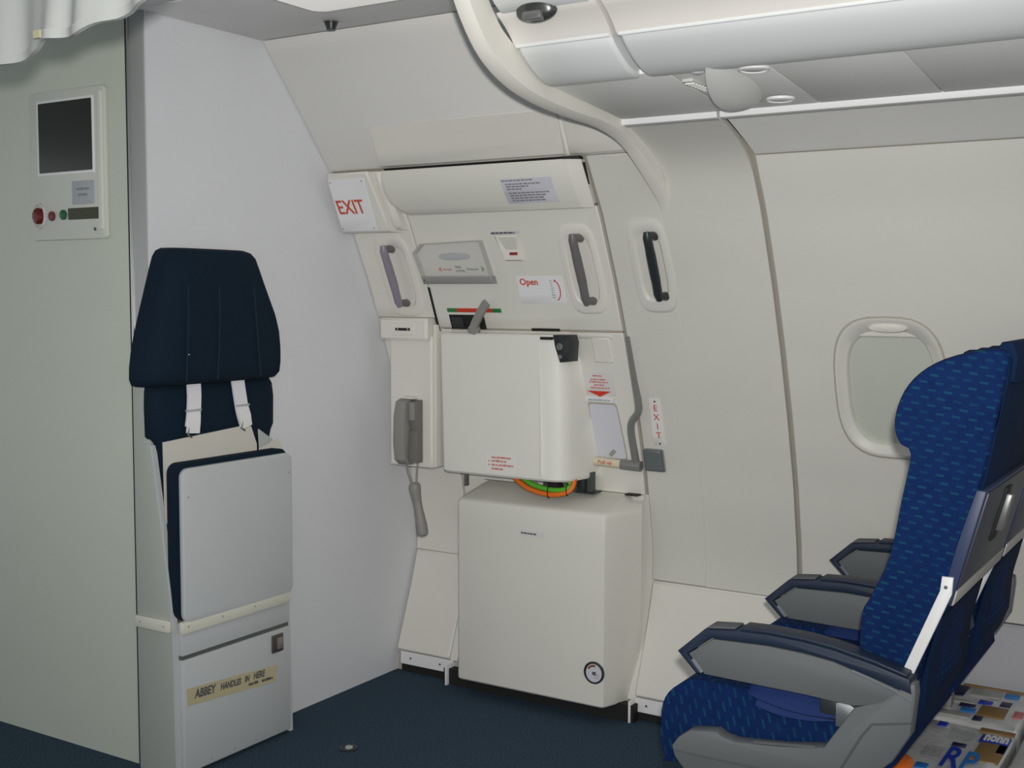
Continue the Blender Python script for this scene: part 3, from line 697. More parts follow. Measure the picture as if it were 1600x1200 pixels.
for x0, x1 in ((-2.486, -2.456), (-2.436, -2.440)):
    obj('cord', tube(smooth_path([(x0, 3.275, .79), (x0*.6+x1*.4, 3.272, .755), (x1, 3.272, .712)], 4), .0035, 8), PHONE, st)
gp = smooth_path([(-2.449, 3.272, .722), (-2.445, 3.273, .69), (-2.438, 3.276, .65), (-2.428, 3.278, .60), (-2.421, 3.279, .56), (-2.418, 3.279, .538)], 4)
rad = [.020, .0205, .0195, .0175, .0155, .015, .0155, .017, .0185, .0195, .020, .0195, .018, .016]
rr = [rad[min(len(rad)-1, int(i/(len(gp)-1)*(len(rad)-1)))] for i in range(len(gp))]; rr[0] = .012; rr[-1] = .007
obj('grip_body', tube(gp, rr, 14), PHONE, st)

# ------------------------------------------------------------------ attendant panel on the partition
cpn = thing('control_console', 'cream control panel with dark screen and coloured buttons on the partition', 'control panel', (-2.96, YP, 1.52))
bz = obj('bezel', prism(rrect(-3.135, -2.800, 1.520, 1.952, .014), 'y', YP-.014, YP, bev=.004), mat('panel_cream', (.60, .62, .56), .4), cpn)
obj('edge_lip', prism(rrect(-2.826, -2.806, 1.545, 1.938, .006), 'y', YP-.020, YP-.013, bev=.003), mat('panel_lip', (.68, .69, .64), .35), cpn)
obj('screen_frame', prism(rrect(-3.096, -2.842, 1.708, 1.926, .004), 'y', YP-.0165, YP-.013, bev=.0015), WHITE, cpn)
obj('screen', prism(rrect(-3.086, -2.850, 1.716, 1.918, .003), 'y', YP-.0175, YP-.015), SCREEN, cpn)
lp = obj('name_plate', prism(rrect(-2.942, -2.846, 1.620, 1.687, .003), 'y', YP-.0165, YP-.013, bev=.0005), LABELG, cpn)
print_lines('lettering', (-2.922, YP-.0168, 1.650), (1, 0, 0), (0, 0, 1), [(0, .010, .055), (.006, -.006, .042)], .007, INKG, lp)
b1 = obj('red_button', lathe([(.024, 0), (.024, .008), (.018, .013), (.006, .014)], (-3.095, YP-.014, 1.592), (0, -1, 0), 24), REDBTN, cpn)
obj('button_guard', loft([[(-3.095+r*math.cos(a), y, 1.592+r*1.3*math.sin(a)) for a in [2*PI*k/28 for k in range(28)]] for r, y in ((.030, YP-.014), (.029, YP-.020), (.026, YP-.020), (.025, YP-.014))], cap=False), mat('guard_pinkish', (.62, .57, .60), .35), cpn)
obj('small_red_button', lathe([(.014, 0), (.014, .005), (.010, .007)], (-3.036, YP-.014, 1.590), (0, -1, 0), 20), REDBTN2, cpn)
obj('green_button', lathe([(.0145, 0), (.0145, .005), (.010, .007)], (-2.984, YP-.014, 1.592), (0, -1, 0), 20), GRNBTN, cpn)
obj('text_display', prism(rrect(-2.962, -2.828, 1.577, 1.610, .002), 'y', YP-.0165, YP-.013), LCD, cpn)
obj('key_latch', bx(-2.850, -2.843, YP-.017, YP-.013, 1.543, 1.552), INKD, cpn)

# ------------------------------------------------------------------ attendant jump seat
js = thing('jump_seat', 'folded attendant jump seat with navy cushions on the bulkhead', 'jump seat', (-2.58, 2.5, 0))
XF = -2.528
side = [(XB-.056, 0), (XB-.056, 1.12), (XB+.004, 1.12), (XB+.012, .94), (-2.592, .72), (-2.563, .52), (-2.553, .43), (-2.548, 0)]
sidep = obj('side_panel', prism([(x, z) for x, z in side], 'y', 2.284, 2.300, bev=.002), PODSIDE, js)
obj('side_panel', prism([(XB, 0), (XB, .96), (-2.592, .72), (-2.563, .52), (-2.545, .43), (-2.535, 0)], 'y', 2.735, 2.751, bev=.002), PODM, js)
obj('edge_trim', tube([(x+.003, 2.292, z) for x, z in side[3:]], 0, sq=(.0085, .0025, (0, 1, 0))), PODM, sidep)
obj('side_bumper', bx(-2.694, -2.556, 2.273, 2.286, .418, .452, bev=.004), BUMPER, sidep)
for x in (-2.672, -2.575): screw(sidep, (x, 2.273, .436), (0, -1, 0), .003, TRIMG)
obj('base_body', bx(XB, XF-.022, 2.301, 2.734, .0, .44), PODM, js)
dr = obj('base_door', bx(XF-.022, XF, 2.301, 2.732, .012, .338, bev=.002), PODM, js)
for y in (2.40, 2.49, 2.58, 2.68): screw(dr, (XF, y, .026), (1, 0, 0), .003, TRIMG)
obj('door_gap', bx(XF-.03, XF-.006, 2.301, 2.732, .338, .350), TRIMD, js)
obj('upper_filler', bx(XF-.022, XF-.004, 2.301, 2.732, .350, .425, bev=.001), PODM, js)
bf = obj('front_bumper', bx(XF-.008, XF+.012, 2.290, 2.725, .415, .450, bev=.005), BUMPER, js)
for y in (2.31, 2.44, 2.57): screw(bf, (XF+.012, y, .436), (1, 0, 0), .003, TRIMG)
obj('bumper_cap', bx(XF-.07, XF-.02, 2.751, 2.760, .455, .49, bev=.003), BUMPER, js)
lt = obj('door_latch', bx(XF, XF+.006, 2.650, 2.698, .270, .325, bev=.002), mat('latch_dark', (.13, .115, .10), .4, metal=.5), js)
obj('latch_tongue', bx(XF+.006, XF+.011, 2.668, 2.690, .280, .315, bev=.002), mat('latch_light', (.34, .30, .28), .35, metal=.5), lt)
# folded seat pan with its cushion showing as a dark edge
sp_ = obj('seat_pan', prism(rrect(2.298, 2.738, .445, .880, .026, 6), 'x', XF-.006, XF+.012, bev=.004), PODM, js)
for y, z in ((2.318, .80), (2.722, .82)): screw(sp_, (XF+.012, y, z), (1, 0, 0), .003, TRIMG)
obj('seat_cushion', loft([[(XF-.007-w_, y+.004, z) for y, z in rrect(2.284, 2.730, .45, .893, .03, 6)] for w_ in (0, .018, .034)]), NAVY, js)
# backrest and headrest
def pad(yc, hw, z0, z1, x0, x1, rows, mt_, name):
    """padded cushion: rows of (z, left, right); front bulges, rounded edges"""
    L = []
    n = len(rows)
    for i, (z, a, b, f) in enumerate(rows):
        xf = x0+(x1-x0)*f; c = min(.035, (b-a)*.12)
        q = [(a, x0), (a, x0+(xf-x0)*.45), (a+c*.25, x0+(xf-x0)*.72), (a+c, x0+(xf-x0)*.93)]
        for k in range(1, 8):
            t = k/8; bulge = (xf-x0)*(.94+.06*math.sin(PI*t)); q.append((a+c+(b-a-2*c)*t, x0+bulge))
        q += [(b-c, x0+(xf-x0)*.93), (b-c*.25, x0+(xf-x0)*.72), (b, x0+(xf-x0)*.45), (b, x0)]
        L.append([(x, y, z) for y, x in q])
    return obj(name, loft(L), mt_, js, ang=60)
hr = [(1.106, 2.246, 2.728, .55), (1.112, 2.232, 2.742, .82), (1.128, 2.225, 2.750, .97), (1.16, 2.226, 2.753, 1), (1.20, 2.232, 2.753, 1), (1.25, 2.244, 2.748, 1), (1.30, 2.259, 2.734, .98), (1.35, 2.275, 2.711, .96), (1.40, 2.291, 2.688, .94), (1.44, 2.304, 2.671, .92), (1.468, 2.314, 2.660, .88), (1.484, 2.326, 2.648, .78), (1.492, 2.345, 2.628, .6)]
hrest = pad(0, 0, 0, 0, XB, XB+.105, hr, NAVY, 'headrest')
obj('head_seam', tube([(XB+.1055, 2.335+.012*math.sin(i/5), 1.12+.33*i/10) if i < 9 else (XB+.098, 2.335, 1.12+.33*i/10) for i in range(9)], .0022, 6), NAVY2, hrest)
obj('head_seam', tube([(XB+.108, 2.45+.012*math.sin(i/4), 1.12+.33*i/10) for i in range(9)], .0022, 6), NAVY2, hrest)
obj('head_seam', tube([(XB+.1065, 2.625-.03*(i/10), 1.12+.33*i/10) for i in range(9)], .0022, 6), NAVY2, hrest)
obj('worn_button', lathe([(.0014, 0), (.0014, .002)], (XB+.106, 2.345, 1.195), (1, 0, 0), 8), WHITE, hrest)
br = [(.55, 2.304, 2.73, .5), (.60, 2.304, 2.733, .75), (.90, 2.303, 2.734, .92), (.945, 2.296, 2.745, .95), (.965, 2.276, 2.756, .97), (1.05, 2.274, 2.758, .97), (1.09, 2.276, 2.754, .92), (1.112, 2.28, 2.75, .6)]
brest = pad(0, 0, 0, 0, XB, XB+.055, br, NAVY, 'backrest')
for y0, y1, yb in ((2.405, 2.398, 2.392), (2.577, 2.590, 2.602)):
    s_ = obj('shoulder_strap', tube(smooth_path([(XB+.058, y0, 1.115), (XB+.062, y0*.7+y1*.3, 1.07), (XB+.063, y1, 1.02), (XB+.063, yb, .985)], 4), 0, sq=(.0245, .003, (0, 1, 0))), STRAPW, js)
    obj('strap_buckle', tube([(XB+.065, y1, 1.022), (XB+.067, (y1+yb)/2, 1.0), (XB+.066, yb, .968)], 0, sq=(.0225, .004, (0, 1, 0))), WHITE, s_)
    obj('keeper_band', bx(XB+.059, XB+.069, y1-.027, y1+.027, 1.030, 1.036, bev=.001), LABELG, s_)
    obj('hook', tube([(XB+.068, yb-.016, .985), (XB+.070, yb-.022, .965), (XB+.068, yb-.006, .957)], .003, 6), STEEL, s_)

# papers stuck behind the folded seat
pp = thing('paper_board', 'beige folded board tucked behind the folded attendant seat', 'board', (-2.578, 2.46, .72))
q = [(2.304, .58), (2.303, .70), (2.284, .74), (2.281, .953), (2.590, .972), (2.622, .968), (2.645, .912), (2.65, .58)]
obj('board_sheet', loft([[(XF-.047, y, z) for y, z in q], [(XF-.0445, y, z) for y, z in q]]), CARD, pp)
q = [(2.64, .60), (2.652, .898), (2.735, .918), (2.752, .900), (2.752, .60)]
ps = thing('paper_sheet', 'crumpled grey sheet sticking up at the right behind the seat pan', 'paper', (-2.57, 2.70, .72))
obj('sheet', loft([[(XF-.0435, y, z) for y, z in q], [(XF-.0425, y, z) for y, z in q]]), CARD, ps)
q = [(2.655, .955), (2.715, .918), (2.66, .885)]
obj('folded_corner', loft([[(XF-.0495, y, z) for y, z in q], [(XF-.0478, y+.003, z) for y, z in q]]), mat('paper_grey', (.40, .42, .41), .6), ps)

# masking tape with handwriting
tp = thing('tape_strip', 'yellowed masking tape with handwritten note on the jump seat base', 'tape', (XF, 2.50, .22))
o = Vector((XF+.0005, 2.312, .205)); rt = Vector((0, .362, -.022)).normalized(); ut = Vector((0, .05, 1)).normalized()
q = [(0, 0), (.12, -.001), (.36, -.004), (.352, .012), (.364, .046), (.18, .049), (-.006, .05), (-.002, .02)]
tpo = obj('tape', loft([[o+rt*a+ut*b for a, b in q], [o+rt*a+ut*b+Vector((.0008, 0, 0)) for a, b in q]]), TAPE, tp)
text('handwriting', 'ABBEY', .034, o+rt*.026+ut*.018+Vector((.001, 0, 0)), rt, ut, INKD, tpo, sx=.78, shear=.12, off=.0011)
text('handwriting', 'HANDLES', .026, o+rt*.124+ut*.020+Vector((.001, 0, 0)), rt, ut, INKD, tpo, sx=.72, shear=.15, off=.0009)
text('handwriting', 'IN', .025, o+rt*.222+ut*.022+Vector((.001, 0, 0)), rt, ut, INKD, tpo, sx=.72, shear=.15, off=.0009)
text('handwriting', 'HERE', .028, o+rt*.258+ut*.023+Vector((.001, 0, 0)), rt, ut, INKD, tpo, sx=.72, shear=.15, off=.0009)
print_lines('scribble', o+rt*.238+ut*.004+Vector((.0008, 0, 0)), rt, ut, [(0, .003, .04), (.055, .003, .048)], .009, INKD, tpo)

# ------------------------------------------------------------------ overhead bins and service channel
def bin_unit(x0, x1, label, latch=None):
    t = thing('overhead_bin', label, 'overhead bin', ((x0+x1)/2, 2.4, 1.84), 'overhead bins')
    low = [(2.466, 1.848), (2.446, 1.8465), (2.425, 1.849), (2.40, 1.857), (2.375, 1.868), (2.35, 1.882), (2.33, 1.895), (2.316, 1.908), (2.312, 1.915)]
    def cush(path, xa, xb, mt_, name, e=.012, dp=.008):
        P = [Vector((0, a, b)) for a, b in path]; L = []
        for k, (x, dn) in enumerate(((xa, dp), (xa+e*.4, dp*.3), (xa+e, 0), (xb-e, 0), (xb-e*.4, dp*.3), (xb, dp))):
            loop = []
            for i, p in enumerate(P):
                d = (P[min(i+1, len(P)-1)]-P[max(i-1, 0)]).normalized(); n = Vector((0, -d.z, d.y))
                n = -n if n.z > 0 or n.y > 0 and n.z > -.1 else n
                loop.append(p+Vector((x, 0, 0))-n*dn)
            back = [Vector((x, 2.36, 1.94)), Vector((x, 2.45, 1.93)), Vector((x, 2.47, 1.87))]
            L.append(loop+back)
        return obj(name, loft(L), mt_, t)
    cush(low, x0+.004, x1-.004, BINW, 'lower_panel')
    rail = [(2.316, 1.912), (2.309, 1.917), (2.301, 1.926), (2.288, 1.938), (2.272, 1.950), (2.254, 1.961), (2.240, 1.969), (2.236, 1.974)]
    obj('latch_rail', prism(rail+[(2.30, 1.99), (2.36, 1.94)], 'x', x0, x1), BINC, t)
    obj('rail_lip', tube([(x0+.006, 2.3125, 1.9145), (x1-.006, 2.3125, 1.9145)], .0045, 8), BINW, t)
    upd = [(2.232, 1.970), (2.205, 1.985), (2.175, 2.015), (2.15, 2.055), (2.135, 2.10), (2.13, 2.138), (2.30, 2.138), (2.30, 1.98)]
    obj('bin_door', prism(upd, 'x', x0+.012, x1-.012, bev=.006), BINW, t)
    obj('bin_body', prism([(2.345, 1.935), (2.31, 2.137), (2.86, 2.137), (2.86, 1.878), (2.475, 1.878)], 'x', x0+.002, x1-.002), GREYP, t)
    if latch:
        bm = bmesh.new(); bmesh.ops.create_uvsphere(bm, u_segments=22, v_segments=12, radius=1)
        for v in bm.verts: v.co = Vector((latch+v.co.x*.050, 2.240+v.co.y*.022+max(0, v.co.z)*-.012, 1.966+v.co.z*.024))
        lo = obj('latch_cup', bm, mat('latch_chrome_dark', (.09, .095, .09), .25, metal=.6), t)
        obj('latch_paddle', bx(latch-.024, latch+.024, 2.214, 2.240, 1.944, 1.964, bev=.006), STEEL, lo)
bin_unit(-1.447, -1.204, 'short overhead bin with dark latch next to the S-curved trim', -1.347)
bin_unit(-1.192, .9, 'long overhead bin running aft above the seats')

ch = thing('service_channel', 'grey service channel under the bins with lights and a sign fairing', 'service panel', (-.9, 2.65, 1.835))
CS = lambda y: 1.855-(y-2.445)*.088
xs = [-1.448, -1.148, -.922, -.64, -.30, .9]
for a, b in zip(xs, xs[1:]):
    obj('channel_panel', prism([(2.455, CS(2.455)), (2.842, CS(2.842)), (2.842, CS(2.842)+.012), (2.455, CS(2.455)+.012)], 'x', a+.0015, b-.0015, bev=.0015), GREYP, ch)
obj('channel_backing', prism([(2.47, 1.868), (2.84, 1.836), (2.84, 1.87), (2.47, 1.873)], 'x', -1.456, .9), CREAM2, ch)
# fairing with the passenger sign
L = []
for k in range(17):
    t = k/16; y = 2.425+.375*t; w_ = math.sin(PI*(.02+.96*t))**.75; xf = -1.035-.035*w_-.035*t; xb_ = -1.03+.050*w_-.035*t; dpp = .046*w_
    loop = [(xf, y, CS(y)+.001), (xf+.002, y, CS(y)-dpp)]
    for q in range(1, 7):
        u = q/6; loop.append((xf+(xb_-xf)*u, y, CS(y)-dpp*math.cos(PI/2*u)**.9))
    L.append(loop)
obj('sign_fairing', loft(L), mat('fairing_grey', (.70, .70, .68), .45), ch, ang=50)
sp2 = obj('speaker_grille', bx(-1.135, -1.108, 2.52, 2.68, CS(2.58)-.004, CS(2.58)+.004, bev=.002), mat('grille_grey', (.56, .56, .54), .5), ch)
for k in range(8): obj('grille_slot', bx(-1.133, -1.110, 2.535+.017*k, 2.542+.017*k, CS(2.58)-.007, CS(2.58)-.003), GREYP, sp2)
for x, y in ((-.955, 2.495), (-.992, 2.765)):
    rg = obj('reading_light', lathe([(.034, 0), (.034, .005), (.031, .007), (.029, .004), (.029, .001)], (x, y, CS(y)), (0, 0, -1), 24), WHITE, ch)
    obj('lens', lathe([(.027, 0), (.020, .003)], (x, y, CS(y)-.003), (0, 0, -1), 20), GREYP, rg)
for x, y in ((-1.095, 2.472), (-1.165, 2.815)):
    obj('call_light', lathe([(.015, 0), (.015, .005), (.009, .008)], (x+.02, y, CS(y)), (0, 0, -1), 16), WHITE, ch)

# ------------------------------------------------------------------ ceiling fittings
cl = thing('ceiling_light', 'rounded white light fitting on the ceiling by the exit', 'light', (-2.10, 2.40, 2.134))
obj('fitting_rim', prism(rrect(-2.20, -1.80, 2.26, 2.515, .05, 6), 'z', 2.118, 2.134, bev=.006), WHITE, cl)
obj('diffuser', prism(rrect(-2.18, -1.82, 2.28, 2.495, .04, 6), 'z', 2.112, 2.119, bev=.003), lampm, cl)
ck = thing('ceiling_stud', 'small black stud on the ceiling above the exit', 'stud', (-2.279, 2.668, 2.134))
obj('stud_body', lathe([(.018, 0), (.018, .008), (.013, .02), (.013, .024)], (-2.279, 2.660, 2.134), (0, 0, -1), 18), HANDB, ck)
obj('stud_flange', lathe([(.022, 0), (.022, .003)], (-2.279, 2.660, 2.134), (0, 0, -1), 18), STEEL, ck)

# ------------------------------------------------------------------ curtain gathered at the ceiling
cu_t = thing('curtain', 'white gathered curtain hanging from the ceiling over the aisle', 'curtain', (-1.7, 1.2, 1.73))
nx, nz = 130, 14; x0, x1 = -2.45, -1.12
def hem(x):
    pts = [(-2.6, 1.52), (-2.2, 1.60), (-1.95, 1.665), (-1.709, 1.722), (-1.613, 1.744), (-1.508, 1.752), (-1.437, 1.764), (-1.375, 1.785), (-1.30, 1.83), (-1.2, 1.90), (-1.0, 2.0)]
    for (a, b), (c, d) in zip(pts, pts[1:]):
        if x <= c: return b+(d-b)*(x-a)/(c-a)
    return 2.0
def cy(x, t): return 1.2+.007*math.sin(x*52+1.3*math.sin(x*9)+1.2*t)*(.35+.65*t)+.006*math.sin(x*23+t*2.5)+.003*math.sin(x*95+t*4)*t
front, back_ = [], []
for i in range(nx+1):
    x = x0+(x1-x0)*i/nx; h = hem(x)+.0025*math.sin(x*47+.8)+.001*math.sin(x*101)
    front.append([(x+.01*math.sin(t*3+x*20)*t, cy(x, t), 2.125+(h-2.125)*t) for t in [j/nz for j in range(nz+1)]])
    back_.append([(p[0], p[1]+.003, p[2]) for p in front[-1]])
L = [f+list(reversed(b)) for f, b in zip(front, back_)]
ctn = obj('curtain_fabric', loft(L), CLOTH, cu_t, ang=80)
obj('hem_band', loft([[(f[-1][0], f[-1][1]-.002, f[-1][2]-.002), (f[-1][0], f[-1][1]-.002, f[-1][2]+.012), (f[-1][0], f[-1][1]+.006, f[-1][2]+.012), (f[-1][0], f[-1][1]+.006, f[-1][2]-.002)] for f in front]), CLOTH, ctn)
obj('curtain_rail', bx(x0, x1, 1.185, 1.215, 2.118, 2.135, bev=.003), METAL, cu_t)
obj('care_tag', bx(-1.605, -1.590, cy(-1.6, 1)-.008, cy(-1.6, 1)-.004, 1.748, 1.760), GOLDT, ctn)

# ------------------------------------------------------------------ floor plug
fp = thing('floor_plug', 'small dark round fitting set in the carpet', 'fitting', (-2.287, 2.72, 0))
obj('plug_ring', lathe([(.028, 0), (.028, .004), (.020, .006), (.018, .003)], (-2.287, 2.72, 0), (0, 0, 1), 22), HANDB, fp)
obj('plug_core', lathe([(.012, 0), (.012, .007), (.008, .008)], (-2.283, 2.72, .001), (0, 0, 1), 16), LABELG, fp)

# ------------------------------------------------------------------ passenger double seat
se = thing('double_seat', 'blue patterned double passenger seat with grey armrests', 'passenger seat', (-.8, 2.85, 0))
bprof = [(-.640, .565), (-.662, .64), (-.660, .73), (-.642, .77), (-.608, .852), (-.587, .968), (-.572, 1.060), (-.592, 1.078), (-.603, 1.10), (-.603, 1.135), (-.588, 1.18), (-.560, 1.215), (-.515, 1.243), (-.45, 1.262), (-.415, 1.264), (-.398, 1.25), (-.404, 1.20), (-.417, 1.13), (-.434, 1.03), (-.460, .945), (-.482, .87), (-.502, .79), (-.537, .70), (-.562, .62), (-.565, .565)]
yy = [(2.352, 2.846), (2.874, 3.368)]
for i, (ya, yb) in enumerate(yy):
    sp3 = smooth_path([(x, 0, z) for x, z in bprof], 3, closed=True)
    P = [(p.x, p.z) for p in sp3]
    cx = -.52
    L = []
    for k in range(9):
        t = k/8; y = ya+(yb-ya)*t
        wing = abs(2*t-1)**2.2                                                   # wings stand forward of a dished middle
        loop = []
        for x, z in P:
            front_ = max(0, min(1, (-.50-x)/.06))
            top_ = max(0, min(1, (z-1.02)/.16))
            dx = front_*((1-wing)*(.028+.022*top_)); dz = -(1-wing)*.018*max(0, min(1, (z-1.15)/.1))
            loop.append((x+dx, y, z+dz))
        L.append(loop)
    # rounded flanks
    def inset(loop, y, q):
        c = Vector((sum(p[0] for p in loop)/len(loop), 0, sum(p[2] for p in loop)/len(loop)))
        return [((p[0]-c.x)*(1-q*.06)+c.x, y, (p[2]-c.z)*(1-q*.02)+c.z) for p in loop]
    L = [inset(L[0], ya, 1), inset(L[0], ya+.006, .35), [(x, ya+.018, z) for x, y, z in L[0]]]+L[1:-1]+[[(x, yb-.018, z) for x, y, z in L[-1]], inset(L[-1], yb-.006, .35), inset(L[-1], yb, 1)]
    bk = obj('backrest', loft(L), FABB, se, ang=55)
    # rear cover, tray table, frame, pocket
    rear = [(-.396, 1.245), (-.401, 1.20), (-.4135, 1.13), (-.4305, 1.03), (-.456, .945), (-.478, .87), (-.494, .79), (-.532, .71), (-.550, .66), (-.555, .57), (-.585, .46), (-.63, .395), (-.66, .395), (-.61, .50), (-.58, .60), (-.545, .70), (-.51, .80), (-.475, .93), (-.445, 1.03), (-.42, 1.13), (-.41, 1.245)]
    obj('rear_cover', prism(rear, 'y', ya+.014, yb-.014, bev=.004), BACKD, bk)
    obj('literature_pocket', prism([(-.520, .735), (-.512, .735), (-.535, .64), (-.541, .55), (-.560, .50), (-.575, .50), (-.552, .60)], 'y', ya+.05, yb-.05, bev=.004), BACKD, bk)
    obj('crown_flap', prism([(-.425, 1.262), (-.418, 1.276), (-.396, 1.276), (-.386, 1.25), (-.392, 1.20), (-.404, 1.2)], 'y', ya+.03, yb-.03, bev=.008), BACKD, bk)
    for k in range(4): obj('crown_button', lathe([(.024, 0), (.022, .008), (.012, .013)], (-.47+.0*k, ya+.07+.115*k, 1.252-.006), (0, 0, 1), 14), BACKD, bk)
    tr_ = obj('tray_table', prism([(-.458, 1.000), (-.430, .997), (-.489, .770), (-.511, .795)], 'y', ya+.002, yb-.002, bev=.003), TRAYS, se)
    obj('tray_face', prism([(-.434, .992), (-.4275, .992), (-.4775, .803), (-.484, .803)], 'y', ya+.018, yb-.018, bev=.002), TRAY, tr_)
    obj('tray_frame', prism([(-.485, .800), (-.4775, .800), (-.4855, .770), (-.494, .770)], 'y', ya+.010, yb-.004, bev=.002), TRAYB, tr_)
    obj('tray_latch', prism([(-.436, .965), (-.418, .962), (-.438, .885), (-.456, .885)], 'y', (ya+yb)/2-.03, (ya+yb)/2-.006, bev=.004), STEEL, tr_)
    obj('latch_recess', prism([(-.433, .978), (-.4262, .978), (-.456, .865), (-.463, .865)], 'y', (ya+yb)/2-.04, (ya+yb)/2+.01, bev=.002), BLACK, tr_)
    for s_, y in ((-1, ya-.004), (1, yb-.004)):
        a_ = obj('recline_arm', prism([(-.576, .628), (-.553, .628), (-.486, .795), (-.484, .828), (-.505, .828), (-.508, .800)], 'y', y, y+.010, bev=.002), mat('arm_white', (.74, .74, .74), .4), se)
        if s_ < 0: screw(a_, (-.497, y, .808), (0, -1, 0), .0035, TRIMD)
    # seat cushion
    cp_ = [(-.62, .40), (-1.05, .345), (-1.078, .350), (-1.090, .385), (-1.090, .455), (-1.074, .497), (-1.035, .528), (-.995, .538), (-.80, .535), (-.62, .528)]
    Pc = [(p.x, p.z) for p in smooth_path([(x, 0, z) for x, z in cp_], 3, closed=True)]
    bmc = prism(Pc, 'y', ya+.004, yb-.004, bev=.016, seg=3)
    obj('seat_cushion', bmc, FABC, se, ang=55)
    # belt
    yb_ = ya+.03
    bl = obj('seat_belt', tube(smooth_path([(-.70, ya+.001, .530), (-.76, ya-.003, .528), (-.83, ya-.002, .535), (-.885, ya+.012, .546), (-.86, ya+.06, .552), (-.78, ya+.10, .550), (-.70, ya+.16, .545)], 5), 0, sq=(.020, .0025, (0, .6, .8))), BELT, se)
    obj('belt_tail', tube(smooth_path([(-.705, ya-.004, .520), (-.76, ya-.007, .512), (-.82, ya-.006, .512), (-.868, ya-.003, .521)], 5), 0, sq=(.013, .002, (0, .2, 1))), BELT, bl)
    obj('belt_buckle', bx(-.735, -.700, ya-.010, ya+.03, .508, .552, bev=.005), HANDB, bl)
    obj('belt_bracket', prism([(-.700, .500), (-.700, .548), (-.680, .553), (-.645, .535), (-.655, .500)], 'y', ya-.014, ya+.002, bev=.002), METAL, bl)

# armrests
def armrest(yc, label=None):
    top = [(-1.033, .608), (-.972, .664), (-.900, .672), (-.834, .674), (-.76, .671), (-.70, .664), (-.62, .648), (-.550, .630)]
    inner = [(-.545, .600), (-.60, .615), (-.70, .641), (-.76, .648), (-.834, .651), (-.955, .647), (-1.010, .606), (-.975, .568), (-.990, .566)]
    a = obj('armrest', prism(top+inner, 'y', yc-.031, yc+.031, bev=.005), ARMCAP, se)
    obj('finger_pad', prism([(-.968, .665), (-.905, .672), (-.905, .676), (-.966, .670)], 'y', yc-.024, yc+.024, bev=.002), mat('pad_grey', (.10, .11, .12), .7, bump=.5, scale=900), a)
    obj('cap_top', prism([(-.897, .671), (-.834, .674), (-.76, .671), (-.70, .664), (-.62, .648), (-.555, .632), (-.556, .637), (-.62, .655), (-.70, .671), (-.76, .678), (-.834, .681), (-.892, .679)], 'y', yc-.026, yc+.026, bev=.003), ARMCAP, a)
    side_ = [(-1.008, .606), (-.953, .645), (-.834, .649), (-.76, .646), (-.70, .639), (-.60, .613), (-.548, .598), (-.575, .575), (-.66, .557), (-.75, .562), (-.972, .567)]
    obj('side_panel', prism(side_, 'y', yc-.027, yc+.027, bev=.002), SLATE, a)
    obj('edge_bead', tube([(x, yc-.0285, z-.002) for x, z in [(-.66, .630), (-.62, .619), (-.585, .608), (-.557, .596), (-.545, .590)]], .0028, 6), ARMEDGE, a)
    obj('front_bead', tube([(-.998, yc-.0285, .596), (-.976, yc-.0285, .571)], .004, 6), ARMEDGE, a)
    return a
for yc in (2.338, 2.860, 3.382): armrest(yc)
# side shroud, frame and legs
for yc, s_ in ((2.334, -1), (3.386, 1)):
    sh = [(-1.045, .398), (-1.030, .420), (-1.002, .441), (-.945, .449), (-.928, .440), (-.90, .436), (-.80, .447), (-.715, .462), (-.655, .555), (-.60, .580), (-.552, .622), (-.540, .620), (-.538, .60), (-.546, .52), (-.58, .46), (-.63, .41), (-.70, .375), (-.98, .335), (-1.015, .350), (-1.038, .375)]
    o1 = obj('side_shroud', prism(sh, 'y', yc-.024, yc+.016, bev=.006), SHROUD, se)
    if s_ < 0:
        gv = [(-1.036, .392), (-1.0, .390), (-.80, .392), (-.705, .405), (-.68, .425), (-.640, .500), (-.620, .528), (-.545, .545)]
        obj('shroud_groove', tube(gv and [(x, yc-.0245, z) for x, z in gv], .0022, 6), TRIMD, o1)
        obj('chrome_strip', tube([(-.86, yc-.024, .444), (-.73, yc-.024, .460)], .003, 6), METAL, o1)
for yc in (2.50, 3.20):
    obj('leg', prism([(-1.0, .34), (-.96, .34), (-.93, .02), (-.70, .02), (-.69, .37), (-.65, .37), (-.66, 0), (-1.0, 0)], 'y', yc-.018, yc+.018, bev=.003), mat('leg_grey', (.22, .22, .22), .4, metal=.4), se)
obj('frame_tube', tube([(-.98, 2.35, .325), (-.98, 3.38, .325)], .018, 10), MATS['leg_grey'], se)
obj('frame_tube', tube([(-.66, 2.35, .36), (-.66, 3.38, .36)], .018, 10), MATS['leg_grey'], se)

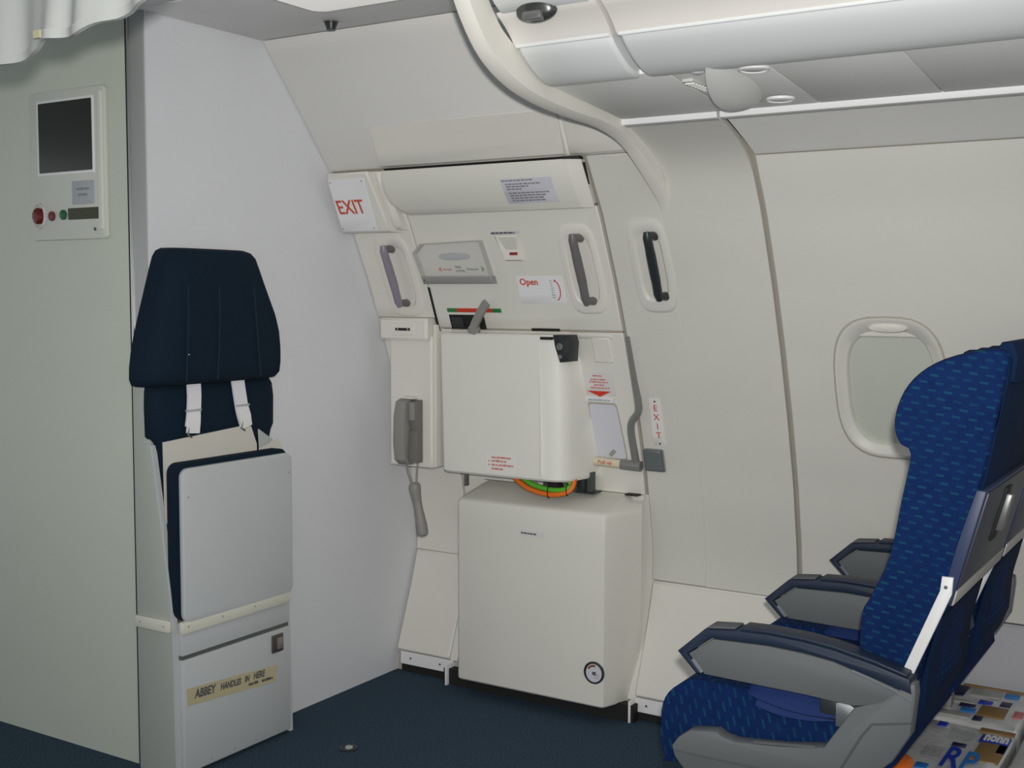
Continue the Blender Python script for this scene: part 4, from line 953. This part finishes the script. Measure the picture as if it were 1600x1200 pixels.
# ------------------------------------------------------------------ wrapped parcels behind the seat
def parcel(x0, x1, y0, y1, z0, z1, label, prints):
    t = thing('wrapped_parcel', label, 'parcel', ((x0+x1)/2, (y0+y1)/2, z0), 'parcels on the floor behind the seat')
    bm = bx(x0, x1, y0, y1, z0, z1, bev=.014, seg=3)
    bmesh.ops.subdivide_edges(bm, edges=[e for e in bm.edges if e.calc_length() > .08], cuts=5, use_grid_fill=True)
    for v in bm.verts: v.co += Vector((random.uniform(-.003, .003), random.uniform(-.003, .003), random.uniform(-.004, .002)))
    body = obj('wrapping', bm, BOXW, t, ang=60)
    for kind, a, b, c, d, mt_ in prints:
        X = lambda u: x0+(x1-x0)*u
        Yv = lambda v: y0+(y1-y0)*v
        if kind == 'patch':
            obj('printed_patch', bx(X(a), X(b), Yv(c), Yv(d), z1-.002, z1+.0025, bev=.0006), mt_, body)
        elif kind == 'lines':
            print_lines('print_lines', (X(a), Yv(c), z1+.004), (1, 0, 0), (0, 1, 0), [(0, k*.014, (x1-x0)*(b-a)) for k in range(int((y1-y0)*(d-c)/.014))], .006, mt_, body)
        else:
            text('lettering', kind, b, (X(a), Yv(c), z1+.0045), (1, -.02, 0), (0, 1, 0), mt_, body, off=.0035, sx=d)
    return t
parcel(-.715, -.475, 2.62, 3.085, .0, .295, 'white wrapped parcel with blue R and P print nearest the seat', [
    ('R', .50, .19, .32, .36, BLUEP), ('P', .68, .18, .31, .36, BLUEL), ('patch', .73, .985, .50, .77, BOXK), ('patch', .71, .985, .77, .89, BLUEP), ('patch', .91, .985, .64, .77, BLUEP),
    ('patch', .66, .99, .93, .985, BOXK), ('patch', .50, .63, .65, .69, NAVYP), ('lines', .30, .48, .42, .60, INKG), ('patch', .25, .34, .90, .97, BLUEP), ('lines', .56, .95, .08, .28, INKG), ('patch', .32, .43, .25, .32, BLUEL),
    ('nonn', .745, .075, .795, .36, PAPERW), ('lines', .42, .66, .73, .9, LABELG)])
parcel(-.80, -.475, 3.10, 3.40, .0, .300, 'grey wrapped parcel with brown patches against the side wall', [
    ('patch', .34, .63, .06, .18, BOXP), ('patch', .66, .86, .19, .46, BOXK), ('patch', .655, .72, .05, .16, NAVYP), ('patch', .53, .64, .22, .33, BLUEL), ('patch', .50, .62, .36, .43, NAVYP), ('patch', .62, .72, .50, .60, BLUEP), ('patch', .78, .86, .50, .64, NAVYP), ('patch', .91, .98, .26, .44, PINKT),
    ('patch', .36, .48, .62, .92, NAVYP), ('patch', .77, .88, .80, .90, BLUEL), ('patch', .42, .99, .955, .99, BOXK), ('patch', .52, .75, .70, .90, BOXP), ('patch', .40, .60, .46, .50, BOXP)])
parcel(-.465, -.10, 2.70, 3.38, .0, .285, 'plain wrapped parcel at the right edge behind the seat', [
    ('patch', .0, .3, .80, .95, BOXK), ('patch', .05, .3, .5, .7, BOXP), ('patch', .05, .25, .72, .78, REDT), ('lines', .35, .9, .3, .8, INKG)])
og = thing('orange_bag', 'small orange bag on the near parcel against the seat', 'bag', (-.66, 2.69, .30))
bm = bmesh.new(); bmesh.ops.create_uvsphere(bm, u_segments=20, v_segments=12, radius=1)
for v in bm.verts: v.co = Vector((-.664+v.co.x*.036, 2.69+v.co.y*.055, .314+.015*v.co.z))
obj('bag_body', bm, ORANGE, og)
obj('bag_tie', tube([(-.672, 2.744, .314), (-.674, 2.766, .312)], [.006, .011], 8), ORANGE, og)
